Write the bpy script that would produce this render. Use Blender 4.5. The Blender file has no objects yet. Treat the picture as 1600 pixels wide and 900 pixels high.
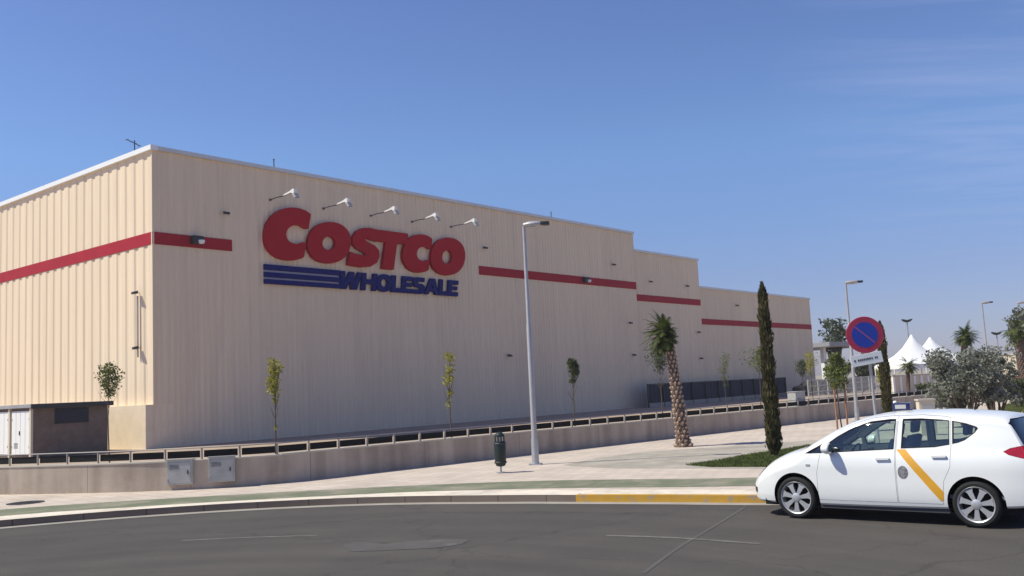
import bpy, bmesh, math, random
from mathutils import Vector, Matrix
from mathutils.geometry import tessellate_polygon

SC = bpy.context.scene
COL = SC.collection
R = math.radians

# ------------------------------------------------------------------ camera maths (same camera as built below)
CAM_H, CF, CP, CR = 2.18, 1469.5, 0.10734, -0.04795
_fw = Vector((0, math.cos(CP), math.sin(CP)))
_u0 = Vector((0, -math.sin(CP), math.cos(CP)))
_r0 = Vector((1, 0, 0))
_rt = _r0 * math.cos(CR) + _u0 * math.sin(CR)
_up = -_r0 * math.sin(CR) + _u0 * math.cos(CR)


def ray(x, y):
    return _fw + _rt * ((x - 800) / CF) + _up * ((450 - y) / CF)


def G(x, y, z=0.12):
    """ground point (height z) seen at photo pixel x, y"""
    d = ray(x, y)
    return Vector((0, 0, CAM_H)) + d * ((z - CAM_H) / d.z)


def AT(x, y, depth):
    d = ray(x, y)
    return Vector((0, 0, CAM_H)) + d * (depth / d.y)


# ------------------------------------------------------------------ materials
def nodes_of(m):
    m.use_nodes = True
    nt = m.node_tree
    return nt, nt.nodes, nt.links, nt.nodes['Principled BSDF']


def mat(name, col, rough=0.8, metal=0.0, var=0.15, scale=3.0, bump=0.0, bscale=40.0, col2=None, stretch=None,
        spec=0.5, coat=0.0, dirt=None):
    """principled material; colour wanders between col*(1-var) and col*(1+var) (or to col2) with object-space noise"""
    m = bpy.data.materials.new(name)
    nt, N, L, b = nodes_of(m)
    b.inputs['Roughness'].default_value = rough
    b.inputs['Metallic'].default_value = metal
    b.inputs['Specular IOR Level'].default_value = spec
    if coat:
        b.inputs['Coat Weight'].default_value = coat
        b.inputs['Coat Roughness'].default_value = 0.04
    tc = N.new('ShaderNodeTexCoord')
    mp = N.new('ShaderNodeMapping')
    if stretch:
        mp.inputs['Scale'].default_value = stretch
    L.new(tc.outputs['Object'], mp.inputs['Vector'])
    nz = N.new('ShaderNodeTexNoise')
    nz.inputs['Scale'].default_value = scale
    nz.inputs['Detail'].default_value = 6
    nz.inputs['Roughness'].default_value = 0.65
    L.new(mp.outputs['Vector'], nz.inputs['Vector'])
    rp = N.new('ShaderNodeValToRGB')
    a = [max(0, c * (1 - var)) for c in col]
    c2 = col2 if col2 else [min(1, c * (1 + var)) for c in col]
    rp.color_ramp.elements[0].position = 0.3
    rp.color_ramp.elements[1].position = 0.7
    rp.color_ramp.elements[0].color = (*a, 1)
    rp.color_ramp.elements[1].color = (*c2, 1)
    L.new(nz.outputs['Fac'], rp.inputs['Fac'])
    out = rp.outputs['Color']
    if dirt:
        dcol, dscale, lo, hi = dirt
        n2 = N.new('ShaderNodeTexNoise')
        n2.inputs['Scale'].default_value = dscale
        n2.inputs['Detail'].default_value = 8
        n2.inputs['Roughness'].default_value = 0.7
        L.new(mp.outputs['Vector'], n2.inputs['Vector'])
        r2 = N.new('ShaderNodeValToRGB')
        r2.color_ramp.elements[0].position = lo
        r2.color_ramp.elements[1].position = hi
        L.new(n2.outputs['Fac'], r2.inputs['Fac'])
        mx = N.new('ShaderNodeMixRGB')
        mx.inputs['Color2'].default_value = (*dcol, 1)
        L.new(r2.outputs['Color'], mx.inputs['Fac'])
        L.new(out, mx.inputs['Color1'])
        out = mx.outputs['Color']
    L.new(out, b.inputs['Base Color'])
    if bump:
        n3 = N.new('ShaderNodeTexNoise')
        n3.inputs['Scale'].default_value = bscale
        n3.inputs['Detail'].default_value = 4
        L.new(tc.outputs['Object'], n3.inputs['Vector'])
        bp = N.new('ShaderNodeBump')
        bp.inputs['Strength'].default_value = bump
        bp.inputs['Distance'].default_value = 0.02
        L.new(n3.outputs['Fac'], bp.inputs['Height'])
        L.new(bp.outputs['Normal'], b.inputs['Normal'])
    return m


def leaf_mat(name, c1, c2, scale=2.5):
    m = mat(name, c1, 0.65, 0, 0, scale, col2=c2, spec=0.25)
    nt, N, L, b = nodes_of(m)
    tr = N.new('ShaderNodeBsdfTranslucent')
    mx = N.new('ShaderNodeMixShader')
    mx.inputs['Fac'].default_value = 0.3
    src = b.inputs['Base Color'].links[0].from_socket
    L.new(src, tr.inputs['Color'])
    L.new(b.outputs[0], mx.inputs[1])
    L.new(tr.outputs[0], mx.inputs[2])
    L.new(mx.outputs[0], N['Material Output'].inputs['Surface'])
    return m


M = {}
M['cladding'] = mat('cladding', (0.785, 0.635, 0.46), 0.6, 0, 0.04, 0.35, stretch=(1, 1, 0.12),
                    dirt=((0.68, 0.53, 0.41), 0.9, 0.55, 0.9), spec=0.3)
def streaks(m, amt=.88):
    nt, N, L, b = nodes_of(m)
    src = b.inputs['Base Color'].links[0].from_socket
    tc = [n for n in N if n.type == 'TEX_COORD'][0]
    mp = N.new('ShaderNodeMapping'); mp.inputs['Scale'].default_value = (1, 1, 0.035)
    L.new(tc.outputs['Object'], mp.inputs['Vector'])
    nz = N.new('ShaderNodeTexNoise'); nz.inputs['Scale'].default_value = 3.2; nz.inputs['Detail'].default_value = 8; nz.inputs['Roughness'].default_value = .7
    L.new(mp.outputs['Vector'], nz.inputs['Vector'])
    rp = N.new('ShaderNodeValToRGB')
    rp.color_ramp.elements[0].position = 0.30; rp.color_ramp.elements[0].color = (amt, amt, amt, 1)
    rp.color_ramp.elements[1].position = 0.60; rp.color_ramp.elements[1].color = (1.02, 1.02, 1.02, 1)
    L.new(nz.outputs['Fac'], rp.inputs['Fac'])
    mx = N.new('ShaderNodeMixRGB'); mx.blend_type = 'MULTIPLY'; mx.inputs['Fac'].default_value = 1
    L.new(src, mx.inputs['Color1']); L.new(rp.outputs['Color'], mx.inputs['Color2'])
    L.new(mx.outputs['Color'], b.inputs['Base Color'])


streaks(M['cladding'], .90)
M['stripe'] = mat('red_band', (0.36, 0.016, 0.03), 0.6, 0, 0.1, 0.8, spec=0.15)
M['coping'] = mat('pale_metal', (0.62, 0.60, 0.57), 0.4, 0.3, 0.06, 1.0)
M['roof'] = mat('roof_gravel', (0.3, 0.29, 0.27), 0.9)
M['sign_red'] = mat('sign_red', (0.40, 0.010, 0.022), 0.6, 0, 0.06, 1.5, spec=0.12)
M['sign_blue'] = mat('sign_blue', (0.008, 0.010, 0.13), 0.6, 0, 0.1, 1.5, spec=0.12)
M['sign_gap'] = mat('sign_pale_blue', (0.36, 0.34, 0.46), 0.5, 0, 0.05, 1.5)
M['concrete'] = mat('concrete', (0.36, 0.325, 0.27), 0.9, 0, 0.10, 1.3, 0.25, 30, dirt=((0.22, 0.2, 0.165), 0.55, 0.5, 0.8))
M['plinth'] = mat('plinth', (0.78, 0.64, 0.47), 0.85, 0, 0.08, 1.2, 0.2, 25)
M['galv'] = mat('galvanised', (0.45, 0.46, 0.47), 0.45, 0.55, 0.12, 6)
M['galv_l'] = mat('galvanised_light', (0.44, 0.42, 0.42), 0.45, 0.35, 0.08, 6)
M['rail'] = mat('rail_steel', (0.30, 0.28, 0.27), 0.6, 0.2, 0.1, 5)
M['cab'] = mat('cabinet_metal', (0.40, 0.40, 0.38), 0.6, 0.0, 0.12, 5, dirt=((0.30, 0.28, 0.24), 3, 0.55, 0.8))
M['dark'] = mat('dark_metal', (0.03, 0.032, 0.036), 0.5, 0.2, 0.1, 5)
M['fence'] = mat('fence_slate', (0.035, 0.04, 0.062), 0.7, 0.0, 0.2, 1.5, spec=.25)
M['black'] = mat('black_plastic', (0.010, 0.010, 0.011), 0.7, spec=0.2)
M['white'] = mat('white_paint', (0.8, 0.8, 0.79), 0.5, 0, 0.03, 4)
M['brownwall'] = mat('brown_render', (0.17, 0.125, 0.10), 0.9, 0, 0.22, 2.2, 0.4, 30, dirt=((0.24, 0.19, 0.155), 3.0, 0.6, 0.85))
M['kioskroof'] = mat('kiosk_roof', (0.30, 0.30, 0.32), 0.7, 0, 0.12, 2)
M['louver'] = mat('louver', (0.018, 0.022, 0.04), 0.5, 0.3, 0.1, 3)
M['bin'] = mat('bin_green', (0.004, 0.016, 0.015), 0.5, 0, 0.2, 6)
M['yard'] = mat('yard_concrete', (0.36, 0.27, 0.20), 0.95, 0, 0.2, 1.2, 0.3, 60)
M['earth'] = mat('dry_ground', (0.30, 0.26, 0.20), 0.95, 0, 0.2, 0.15, 0.3, 4)
M['trunk'] = mat('young_bark', (0.10, 0.075, 0.055), 0.9, 0, 0.3, 12)
M['stake'] = mat('stake_wood', (0.30, 0.16, 0.10), 0.85, 0, 0.2, 8)
M['leaf_yel'] = leaf_mat('leaf_yellow_green', (0.17, 0.18, 0.025), (0.46, 0.42, 0.07), 5)
M['leaf_mid'] = leaf_mat('leaf_mid', (0.07, 0.10, 0.025), (0.19, 0.21, 0.06), 5)
M['leaf_dark'] = leaf_mat('leaf_dark', (0.035, 0.055, 0.025), (0.11, 0.125, 0.055), 4)
M['cypress'] = leaf_mat('cypress_leaf', (0.028, 0.033, 0.012), (0.17, 0.145, 0.065), 4)
M['olive'] = leaf_mat('olive_leaf', (0.11, 0.12, 0.095), (0.32, 0.33, 0.27), 3)
M['palm'] = leaf_mat('palm_leaf', (0.025, 0.05, 0.012), (0.13, 0.15, 0.04), 3)
M['palm_dry'] = leaf_mat('palm_leaf_dry', (0.13, 0.11, 0.03), (0.32, 0.26, 0.07), 3)
M['cut'] = mat('palm_leaf_base', (0.42, 0.30, 0.22), 0.85, 0, 0.3, 9)
M['palmbark'] = mat('palm_bark', (0.13, 0.085, 0.065), 0.95, 0, 0.35, 6, 0.5, 30)
M['grass'] = leaf_mat('grass_blades', (0.05, 0.075, 0.018), (0.15, 0.18, 0.05), 3)
M['grassbase'] = mat('grass_soil', (0.075, 0.085, 0.03), 0.95, 0, 0.3, 2.5)
M['tent'] = mat('tent_fabric', (0.80, 0.80, 0.80), 0.7, 0, 0.02, 1)
M['cream'] = mat('cream_wall', (0.62, 0.54, 0.42), 0.85, 0, 0.08, 0.6)
M['brick'] = mat('rust_brick', (0.22, 0.11, 0.07), 0.9, 0, 0.25, 3)


def worn(name, base, paint, scale, lo, hi, rough=0.85, stretch=None):
    return mat(name, base, rough, 0, 0.1, 2.0, 0.3, 90, dirt=(paint, scale, lo, hi), stretch=stretch)


# asphalt: fine aggregate, broad tyre-worn variation
def asphalt():
    m = mat('asphalt', (0.090, 0.079, 0.072), 0.9, 0, 0.10, 0.35, 0.5, 120, dirt=((0.060, 0.054, 0.051), 0.16, 0.35, 0.7), spec=0.3)
    nt, N, L, b = nodes_of(m)
    src = b.inputs['Base Color'].links[0].from_socket
    tc = [n for n in N if n.type == 'TEX_COORD'][0]
    v = N.new('ShaderNodeTexNoise')
    v.inputs['Scale'].default_value = 55
    v.inputs['Detail'].default_value = 3
    L.new(tc.outputs['Object'], v.inputs['Vector'])
    rp = N.new('ShaderNodeValToRGB')
    rp.color_ramp.elements[0].position = 0.3
    rp.color_ramp.elements[0].color = (0.72, 0.72, 0.72, 1)
    rp.color_ramp.elements[1].position = 0.72
    rp.color_ramp.elements[1].color = (1.25, 1.25, 1.25, 1)
    L.new(v.outputs['Fac'], rp.inputs['Fac'])
    # concentric wear bands of the roundabout lanes (distance from its centre)
    sub = N.new('ShaderNodeVectorMath'); sub.operation = 'DISTANCE'
    mp2 = N.new('ShaderNodeVectorMath'); mp2.operation = 'MULTIPLY'; mp2.inputs[1].default_value = (1, 1, 0)
    L.new(tc.outputs['Object'], mp2.inputs[0])
    L.new(mp2.outputs[0], sub.inputs[0])
    sub.inputs[1].default_value = (-4.6, 5.4, 0)
    nb = N.new('ShaderNodeTexNoise'); nb.noise_dimensions = '1D'
    nb.inputs['Scale'].default_value = 0.9
    nb.inputs['Detail'].default_value = 3
    L.new(sub.outputs['Value'], nb.inputs['W'])
    r2 = N.new('ShaderNodeValToRGB')
    r2.color_ramp.elements[0].position = 0.3
    r2.color_ramp.elements[0].color = (0.86, 0.86, 0.87, 1)
    r2.color_ramp.elements[1].position = 0.7
    r2.color_ramp.elements[1].color = (1.1, 1.09, 1.08, 1)
    L.new(nb.outputs['Fac'], r2.inputs['Fac'])
    m1 = N.new('ShaderNodeMixRGB'); m1.blend_type = 'MULTIPLY'; m1.inputs['Fac'].default_value = 1
    L.new(src, m1.inputs['Color1']); L.new(rp.outputs['Color'], m1.inputs['Color2'])
    m2 = N.new('ShaderNodeMixRGB'); m2.blend_type = 'MULTIPLY'; m2.inputs['Fac'].default_value = 1
    L.new(m1.outputs['Color'], m2.inputs['Color1']); L.new(r2.outputs['Color'], m2.inputs['Color2'])
    # oil stains along the wheel tracks and hairline cracks
    st = N.new('ShaderNodeTexNoise'); st.inputs['Scale'].default_value = 0.75; st.inputs['Detail'].default_value = 9; st.inputs['Roughness'].default_value = .75
    L.new(tc.outputs['Object'], st.inputs['Vector'])
    r3 = N.new('ShaderNodeValToRGB'); r3.color_ramp.elements[0].position = .60; r3.color_ramp.elements[0].color = (1, 1, 1, 1)
    r3.color_ramp.elements[1].position = .70; r3.color_ramp.elements[1].color = (.80, .79, .79, 1)
    L.new(st.outputs['Fac'], r3.inputs['Fac'])
    wv = N.new('ShaderNodeTexNoise'); wv.inputs['Scale'].default_value = 1.6; wv.inputs['Detail'].default_value = 4
    L.new(tc.outputs['Object'], wv.inputs['Vector'])
    ad = N.new('ShaderNodeVectorMath'); ad.operation = 'MULTIPLY_ADD'; ad.inputs[1].default_value = (1.2, 1.2, 0)
    L.new(wv.outputs['Color'], ad.inputs[0]); L.new(tc.outputs['Object'], ad.inputs[2])
    vo = N.new('ShaderNodeTexVoronoi'); vo.feature = 'DISTANCE_TO_EDGE'; vo.inputs['Scale'].default_value = .22
    L.new(ad.outputs[0], vo.inputs['Vector'])
    r4 = N.new('ShaderNodeValToRGB'); r4.color_ramp.elements[0].position = .0; r4.color_ramp.elements[0].color = (.62, .62, .62, 1)
    r4.color_ramp.elements[1].position = .006; r4.color_ramp.elements[1].color = (1, 1, 1, 1)
    L.new(vo.outputs['Distance'], r4.inputs['Fac'])
    m5 = N.new('ShaderNodeMixRGB'); m5.blend_type = 'MULTIPLY'; m5.inputs['Fac'].default_value = 1
    L.new(m2.outputs['Color'], m5.inputs['Color1']); L.new(r3.outputs['Color'], m5.inputs['Color2'])
    m6 = N.new('ShaderNodeMixRGB'); m6.blend_type = 'MULTIPLY'; m6.inputs['Fac'].default_value = .8
    L.new(m5.outputs['Color'], m6.inputs['Color1']); L.new(r4.outputs['Color'], m6.inputs['Color2'])
    L.new(m6.outputs['Color'], b.inputs['Base Color'])
    return m


M['asphalt'] = asphalt()


def paving(name, c, mortar, sx, sy, rot=0.0, var=0.12):
    m = mat(name, c, 0.88, 0, var, 0.5, 0.2, 60, dirt=([k * 0.78 for k in c], 0.45, 0.48, 0.75))
    nt, N, L, b = nodes_of(m)
    src = b.inputs['Base Color'].links[0].from_socket
    tc = [n for n in N if n.type == 'TEX_COORD'][0]
    mp = N.new('ShaderNodeMapping'); mp.inputs['Rotation'].default_value = (0, 0, rot)
    L.new(tc.outputs['Object'], mp.inputs['Vector'])
    br = N.new('ShaderNodeTexBrick')
    br.inputs['Scale'].default_value = 1.0
    br.inputs['Brick Width'].default_value = sx
    br.inputs['Row Height'].default_value = sy
    br.inputs['Mortar Size'].default_value = 0.012
    br.inputs['Color1'].default_value = (1.0, 1.0, 1.0, 1)
    br.inputs['Color2'].default_value = (0.90, 0.89, 0.88, 1)
    br.inputs['Mortar'].default_value = (*mortar, 1)
    L.new(mp.outputs['Vector'], br.inputs['Vector'])
    mx = N.new('ShaderNodeMixRGB'); mx.blend_type = 'MULTIPLY'; mx.inputs['Fac'].default_value = 1
    L.new(src, mx.inputs['Color1']); L.new(br.outputs['Color'], mx.inputs['Color2'])
    L.new(mx.outputs['Color'], b.inputs['Base Color'])
    return m


M['pave'] = paving('pavement_tiles', (0.54, 0.455, 0.385), (0.62, 0.60, 0.57), 0.4, 0.4, R(45))
M['kerb'] = paving('kerb_stone', (0.20, 0.155, 0.125), (0.5, 0.48, 0.45), 1.0, 9.0, 0.3)
M['gutter'] = mat('gutter_concrete', (0.30, 0.27, 0.235), 0.9, 0, 0.15, 1.5, 0.3, 60)
M['yellow'] = mat('yellow_kerb_paint', (0.52, 0.29, 0.035), 0.7, 0, 0.1, 2.5, 0.2, 60, dirt=((0.36, 0.27, 0.17), 4.5, 0.54, 0.60))
M['lane'] = mat('green_lane', (0.135, 0.148, 0.088), 0.88, 0, 0.10, 0.6, 0.25, 80, dirt=((0.27, 0.24, 0.18), 0.9, 0.46, 0.68))
M['lane_edge'] = mat('pale_strip', (0.66, 0.58, 0.48), 0.85, 0, 0.1, 0.9, 0.2, 60, dirt=((0.38, 0.33, 0.27), 1.9, 0.48, 0.72))
M['dash'] = worn('worn_line_paint', (0.085, 0.078, 0.072), (0.17, 0.155, 0.14), 3.0, 0.38, 0.62)
M['thin'] = worn('worn_thin_line', (0.074, 0.066, 0.061), (0.084, 0.079, 0.075), 3.0, 0.35, 0.6)
M['patch'] = mat('asphalt_patch', (0.076, 0.068, 0.063), 0.85, 0, 0.15, 3.0, 0.4, 90, dirt=((0.12, 0.115, 0.11), 2.2, 0.57, 0.7))
M['soil'] = mat('pale_gravel', (0.36, 0.32, 0.27), 0.95, 0, 0.15, 1.2, 0.4, 70, dirt=((0.24, 0.22, 0.18), 1.1, 0.45, 0.7))

# car
M['paint'] = mat('car_white', (0.80, 0.80, 0.79), 0.28, 0, 0.01, 1.0, coat=0.6)
M['tyre'] = mat('tyre_rubber', (0.009, 0.009, 0.010), 0.85, 0, 0.15, 12)
M['rim'] = mat('alloy', (0.50, 0.50, 0.51), 0.38, 0.5, 0.05, 5)
M['red_lens'] = mat('red_lens', (0.38, 0.008, 0.015), 0.15, 0, 0.2, 9, coat=0.8)
M['head_lens'] = mat('head_lens', (0.25, 0.26, 0.28), 0.12, 0.3, 0.3, 14, coat=0.8)
M['chrome'] = mat('chrome', (0.6, 0.6, 0.6), 0.15, 1.0, 0.02)
M['taxi_yellow'] = mat('taxi_yellow', (0.72, 0.36, 0.03), 0.35, 0, 0.04, 2, coat=0.4)
M['seat'] = mat('seat_cloth', (0.24, 0.28, 0.32), 0.9, 0, 0.2, 8)
M['trim'] = mat('dark_trim', (0.04, 0.04, 0.043), 0.7, 0, 0.1, 8)
M['lining'] = mat('cabin_lining', (0.60, 0.61, 0.59), 0.9, 0, 0.05, 3)
M['seam'] = mat('dark_seam', (0.02, 0.02, 0.02), 0.7)
M['blue_lamp'] = mat('dark_blue_plastic', (0.012, 0.018, 0.10), 0.3, 0, 0.1, 5, coat=0.4)
M['emblem'] = mat('emblem_grey', (0.10, 0.10, 0.12), 0.5, 0, 0.5, 30, col2=(0.35, 0.34, 0.36))
M['traffic_red'] = mat('traffic_red', (0.42, 0.03, 0.07), 0.4, 0, 0.08, 4)
M['traffic_blue'] = mat('traffic_blue', (0.015, 0.045, 0.36), 0.35, 0, 0.05, 4)
M['slash'] = mat('faded_red', (0.30, 0.08, 0.26), 0.4, 0, 0.08, 4)
M['letter_black'] = mat('letter_black', (0.05, 0.06, 0.06), 0.6)


def glass():
    m = bpy.data.materials.new('car_glass')
    m.use_nodes = True
    nt = m.node_tree; N = nt.nodes; L = nt.links
    N.remove(N['Principled BSDF'])
    tr = N.new('ShaderNodeBsdfTransparent'); tr.inputs['Color'].default_value = (0.88, 0.95, 0.92, 1)
    gl = N.new('ShaderNodeBsdfGlossy'); gl.inputs['Roughness'].default_value = 0.02
    fr = N.new('ShaderNodeFresnel'); fr.inputs['IOR'].default_value = 1.7
    mx = N.new('ShaderNodeMixShader')
    L.new(fr.outputs[0], mx.inputs['Fac']); L.new(tr.outputs[0], mx.inputs[1]); L.new(gl.outputs[0], mx.inputs[2])
    L.new(mx.outputs[0], N['Material Output'].inputs['Surface'])
    return m


M['glass'] = glass()


# ------------------------------------------------------------------ mesh helpers
def link(name, me, parent=None, mats=None, smooth=False):
    o = bpy.data.objects.new(name, me)
    COL.objects.link(o)
    if mats:
        me.materials.clear()
        for m in (mats if isinstance(mats, (list, tuple)) else [mats]):
            me.materials.append(m)
    if parent:
        o.parent = parent
    if smooth:
        for p in me.polygons:
            p.use_smooth = True
    return o


def tag(o, label=None, cat=None, group=None, kind=None):
    if label: o['label'] = label
    if cat: o['category'] = cat
    if group: o['group'] = group
    if kind: o['kind'] = kind
    return o


def empty(name, loc, rz=0.0, label=None, cat=None, group=None):
    o = bpy.data.objects.new(name, None)
    COL.objects.link(o)
    o.location = loc
    o.rotation_euler = (0, 0, rz)
    return tag(o, label, cat, group)


def children(o):
    return [c for c in bpy.data.objects if c.parent == o]


def copy_tree(o, parent=None):
    kids = children(o)
    c = o.copy()
    COL.objects.link(c)
    c.parent = parent
    for k in kids:
        copy_tree(k, c)
    return c


class MB:
    def __init__(s):
        s.v = []; s.f = []; s.m = []

    def add(s, vs, fs, mi=0):
        k = len(s.v)
        s.v += [tuple(v) for v in vs]
        s.f += [tuple(i + k for i in f) for f in fs]
        s.m += [mi] * len(fs)
        return s

    def box(s, c, d, rz=0.0, mi=0, mat4=None):
        x, y, z = d[0] / 2, d[1] / 2, d[2] / 2
        vs = [Vector((a * x, b * y, e * z)) for a in (-1, 1) for b in (-1, 1) for e in (-1, 1)]
        rm = Matrix.Rotation(rz, 3, 'Z') if mat4 is None else mat4
        vs = [rm @ v + Vector(c) for v in vs]
        return s.add(vs, [(0, 1, 3, 2), (4, 6, 7, 5), (0, 4, 5, 1), (2, 3, 7, 6), (0, 2, 6, 4), (1, 5, 7, 3)], mi)

    def tube(s, pts, rs, n=10, mi=0, cap=True):
        pts = [Vector(p) for p in pts]
        if not isinstance(rs, (list, tuple)): rs = [rs] * len(pts)
        vs = []; fs = []
        ref = None
        for i, p in enumerate(pts):
            d = (pts[min(i + 1, len(pts) - 1)] - pts[max(i - 1, 0)]).normalized()
            if ref is None:
                ref = Vector((1, 0, 0)) if abs(d.x) < 0.9 else Vector((0, 1, 0))
            a = (ref - d * ref.dot(d)).normalized(); b = d.cross(a); ref = a
            for k in range(n):
                t = 2 * math.pi * k / n
                vs.append(p + (a * math.cos(t) + b * math.sin(t)) * rs[i])
        for i in range(len(pts) - 1):
            for k in range(n):
                k2 = (k + 1) % n
                fs.append((i * n + k, i * n + k2, (i + 1) * n + k2, (i + 1) * n + k))
        if cap:
            fs.append(tuple(range(n - 1, -1, -1)))
            fs.append(tuple((len(pts) - 1) * n + k for k in range(n)))
        return s.add(vs, fs, mi)

    def lathe(s, prof, n=16, c=(0, 0, 0), axis='Z', mi=0, cap=True):
        vs = []; fs = []
        for (r, h) in prof:
            for k in range(n):
                t = 2 * math.pi * k / n
                a, b = r * math.cos(t), r * math.sin(t)
                p = {'Z': (a, b, h), 'Y': (a, h, b), 'X': (h, a, b)}[axis]
                vs.append((p[0] + c[0], p[1] + c[1], p[2] + c[2]))
        for i in range(len(prof) - 1):
            for k in range(n):
                k2 = (k + 1) % n
                fs.append((i * n + k, i * n + k2, (i + 1) * n + k2, (i + 1) * n + k))
        if cap:
            fs.append(tuple(range(n - 1, -1, -1)))
            fs.append(tuple((len(prof) - 1) * n + k for k in range(n)))
        return s.add(vs, fs, mi)

    def prism(s, poly, axis, a, b, mi=0):
        """poly: 2D points; axis 'Y' -> poly is (x,z) extruded y a..b ; 'Z' -> (x,y) ; 'X' -> (y,z)"""
        n = len(poly)
        def P(p, h):
            return {'Y': (p[0], h, p[1]), 'Z': (p[0], p[1], h), 'X': (h, p[0], p[1])}[axis]
        vs = [P(p, a) for p in poly] + [P(p, b) for p in poly]
        tris = tessellate_polygon([[Vector((p[0], p[1], 0)) for p in poly]])
        fs = [tuple(t) for t in tris] + [tuple(i + n for i in reversed(t)) for t in tris]
        fs += [(i, (i + 1) % n, (i + 1) % n + n, i + n) for i in range(n)]
        return s.add(vs, fs, mi)

    def build(s, name, mats, parent=None, smooth=False, fix=True):
        me = bpy.data.meshes.new(name)
        me.from_pydata(s.v, [], s.f)
        mats = mats if isinstance(mats, (list, tuple)) else [mats]
        for p, i in zip(me.polygons, s.m):
            p.material_index = i
        if fix:
            bm = bmesh.new(); bm.from_mesh(me)
            bmesh.ops.recalc_face_normals(bm, faces=bm.faces)
            bm.to_mesh(me); bm.free()
        o = link(name, me, parent, mats, False)
        if smooth:
            me.shade_smooth() if hasattr(me, 'shade_smooth') else None
            smooth_angle(me, R(35))
        return o


def smooth_angle(me, ang):
    for p in me.polygons: p.use_smooth = True
    bm = bmesh.new(); bm.from_mesh(me)
    for e in bm.edges:
        if len(e.link_faces) == 2 and e.calc_face_angle(0) > ang:
            e.smooth = False
    bm.to_mesh(me); bm.free()


def bevel(o, w, seg=2):
    bm = bmesh.new(); bm.from_mesh(o.data)
    bmesh.ops.remove_doubles(bm, verts=bm.verts, dist=1e-5)
    bmesh.ops.bevel(bm, geom=[e for e in bm.edges if len(e.link_faces) == 2 and e.calc_face_angle(0) > 0.6], offset=w, segments=seg,
                    affect='EDGES', profile=0.6)
    bm.to_mesh(o.data); bm.free()
    return o


def spline(pts, n=8):
    """Catmull-Rom through 2D/3D points"""
    P = [Vector(p) for p in pts]
    P = [P[0] * 2 - P[1]] + P + [P[-1] * 2 - P[-2]]
    out = []
    for i in range(1, len(P) - 2):
        for k in range(n):
            t = k / n
            a, b, c, d = P[i - 1], P[i], P[i + 1], P[i + 2]
            out.append(0.5 * ((2 * b) + (c - a) * t + (2 * a - 5 * b + 4 * c - d) * t * t + (3 * b - a - 3 * c + d) * t ** 3))
    out.append(P[-2])
    return out


def sheet(name, pts, z, m, kind='structure', z0=None):
    """flat polygon sheet at height z"""
    pts = [Vector((p[0], p[1], 0)) for p in pts]
    tris = tessellate_polygon([pts])
    me = bpy.data.meshes.new(name)
    me.from_pydata([(p.x, p.y, z) for p in pts], [], [tuple(t) for t in tris])
    bm = bmesh.new(); bm.from_mesh(me)
    for f in bm.faces:
        f.normal_update()
        if f.normal.z < 0: f.normal_flip()
    bm.to_mesh(me); bm.free()
    o = link(name, me, None, m)
    if kind: o['kind'] = kind
    return o


def ribbon_pts(path, off0, off1):
    """two offset copies of a 2D path (positive = left of travel direction)"""
    out0, out1 = [], []
    for i, p in enumerate(path):
        d = (path[min(i + 1, len(path) - 1)] - path[max(i - 1, 0)]); d = Vector((d.x, d.y)).normalized()
        n = Vector((-d.y, d.x))
        q = Vector((p.x, p.y))
        out0.append(q + n * off0); out1.append(q + n * off1)
    return out0, out1


def strip(name, path, off0, off1, z, m, z_side=None):
    a, b = ribbon_pts(path, off0, off1)
    mb = MB(); n = len(a)
    vs = [(p.x, p.y, z) for p in a] + [(p.x, p.y, z) for p in b]
    fs = [(i, i + 1, n + i + 1, n + i) for i in range(n - 1)]
    if z_side is not None:
        vs += [(p.x, p.y, z_side) for p in a] + [(p.x, p.y, z_side) for p in b]
        for i in range(n - 1):
            fs += [(2 * n + i, 2 * n + i + 1, i + 1, i), (n + i, n + i + 1, 3 * n + i + 1, 3 * n + i),
                   (2 * n + i, 3 * n + i, 3 * n + i + 1, 2 * n + i + 1)]
        fs += [(0, n, 3 * n, 2 * n), (n - 1, 3 * n - 1, 4 * n - 1, 2 * n - 1)][::1]
    mb.add(vs, fs)
    o = mb.build(name, m)
    if z_side is None:
        for p in o.data.polygons:
            pass
    o['kind'] = 'structure'
    return o


def V2(p): return Vector((p[0], p[1]))


# ================================================================== GROUND, ROAD, PAVEMENT
g = MB()
ring = [(3000 * math.cos(2 * math.pi * k / 64), 3000 * math.sin(2 * math.pi * k / 64), -0.03) for k in range(64)]
g.add(ring, [tuple(range(64))])
tag(g.build('ground', M['earth'], fix=False), kind='structure')

kerb_raw = [(-40, -12), (-30, -2), (-23, 7), (-17.5, 13.6), (-13.4, 17.0), (-10.13, 18.56), (-7.97, 19.3), (-5.46, 19.66), (-2.82, 19.5),
            (-0.2, 18.68), (1.02, 18.18), (2.6, 17.5), (4.14, 16.78), (5.6, 16.35), (7.4, 16.0), (10, 15.9), (15, 16.6), (24, 19), (45, 26), (90, 40)]
KERB = spline([Vector((a, b, 0)) for a, b in kerb_raw], 8)

# road sheet: everything on the near side of the kerb
road_poly = [V2(p) for p in KERB] + [Vector((140, 30)), Vector((140, -60)), Vector((-60, -60)), Vector((-60, -12))]
sheet('road', road_poly, 0.0, M['asphalt'])
# gutter strip against the kerb
strip('gutter', KERB, -0.30, 0.02, 0.004, M['gutter'])
# kerb stones (grey part and yellow painted part)
ky = [i for i, p in enumerate(KERB) if p.x > G(892, 785, 0).x and p.x < 30 and p.y > 10]
i0 = ky[0]
strip('kerb', KERB[:i0 + 1], 0.0, 0.16, 0.13, M['kerb'], -0.02)
strip('kerb', KERB[i0:], 0.0, 0.16, 0.132, M['yellow'], -0.02)

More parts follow.
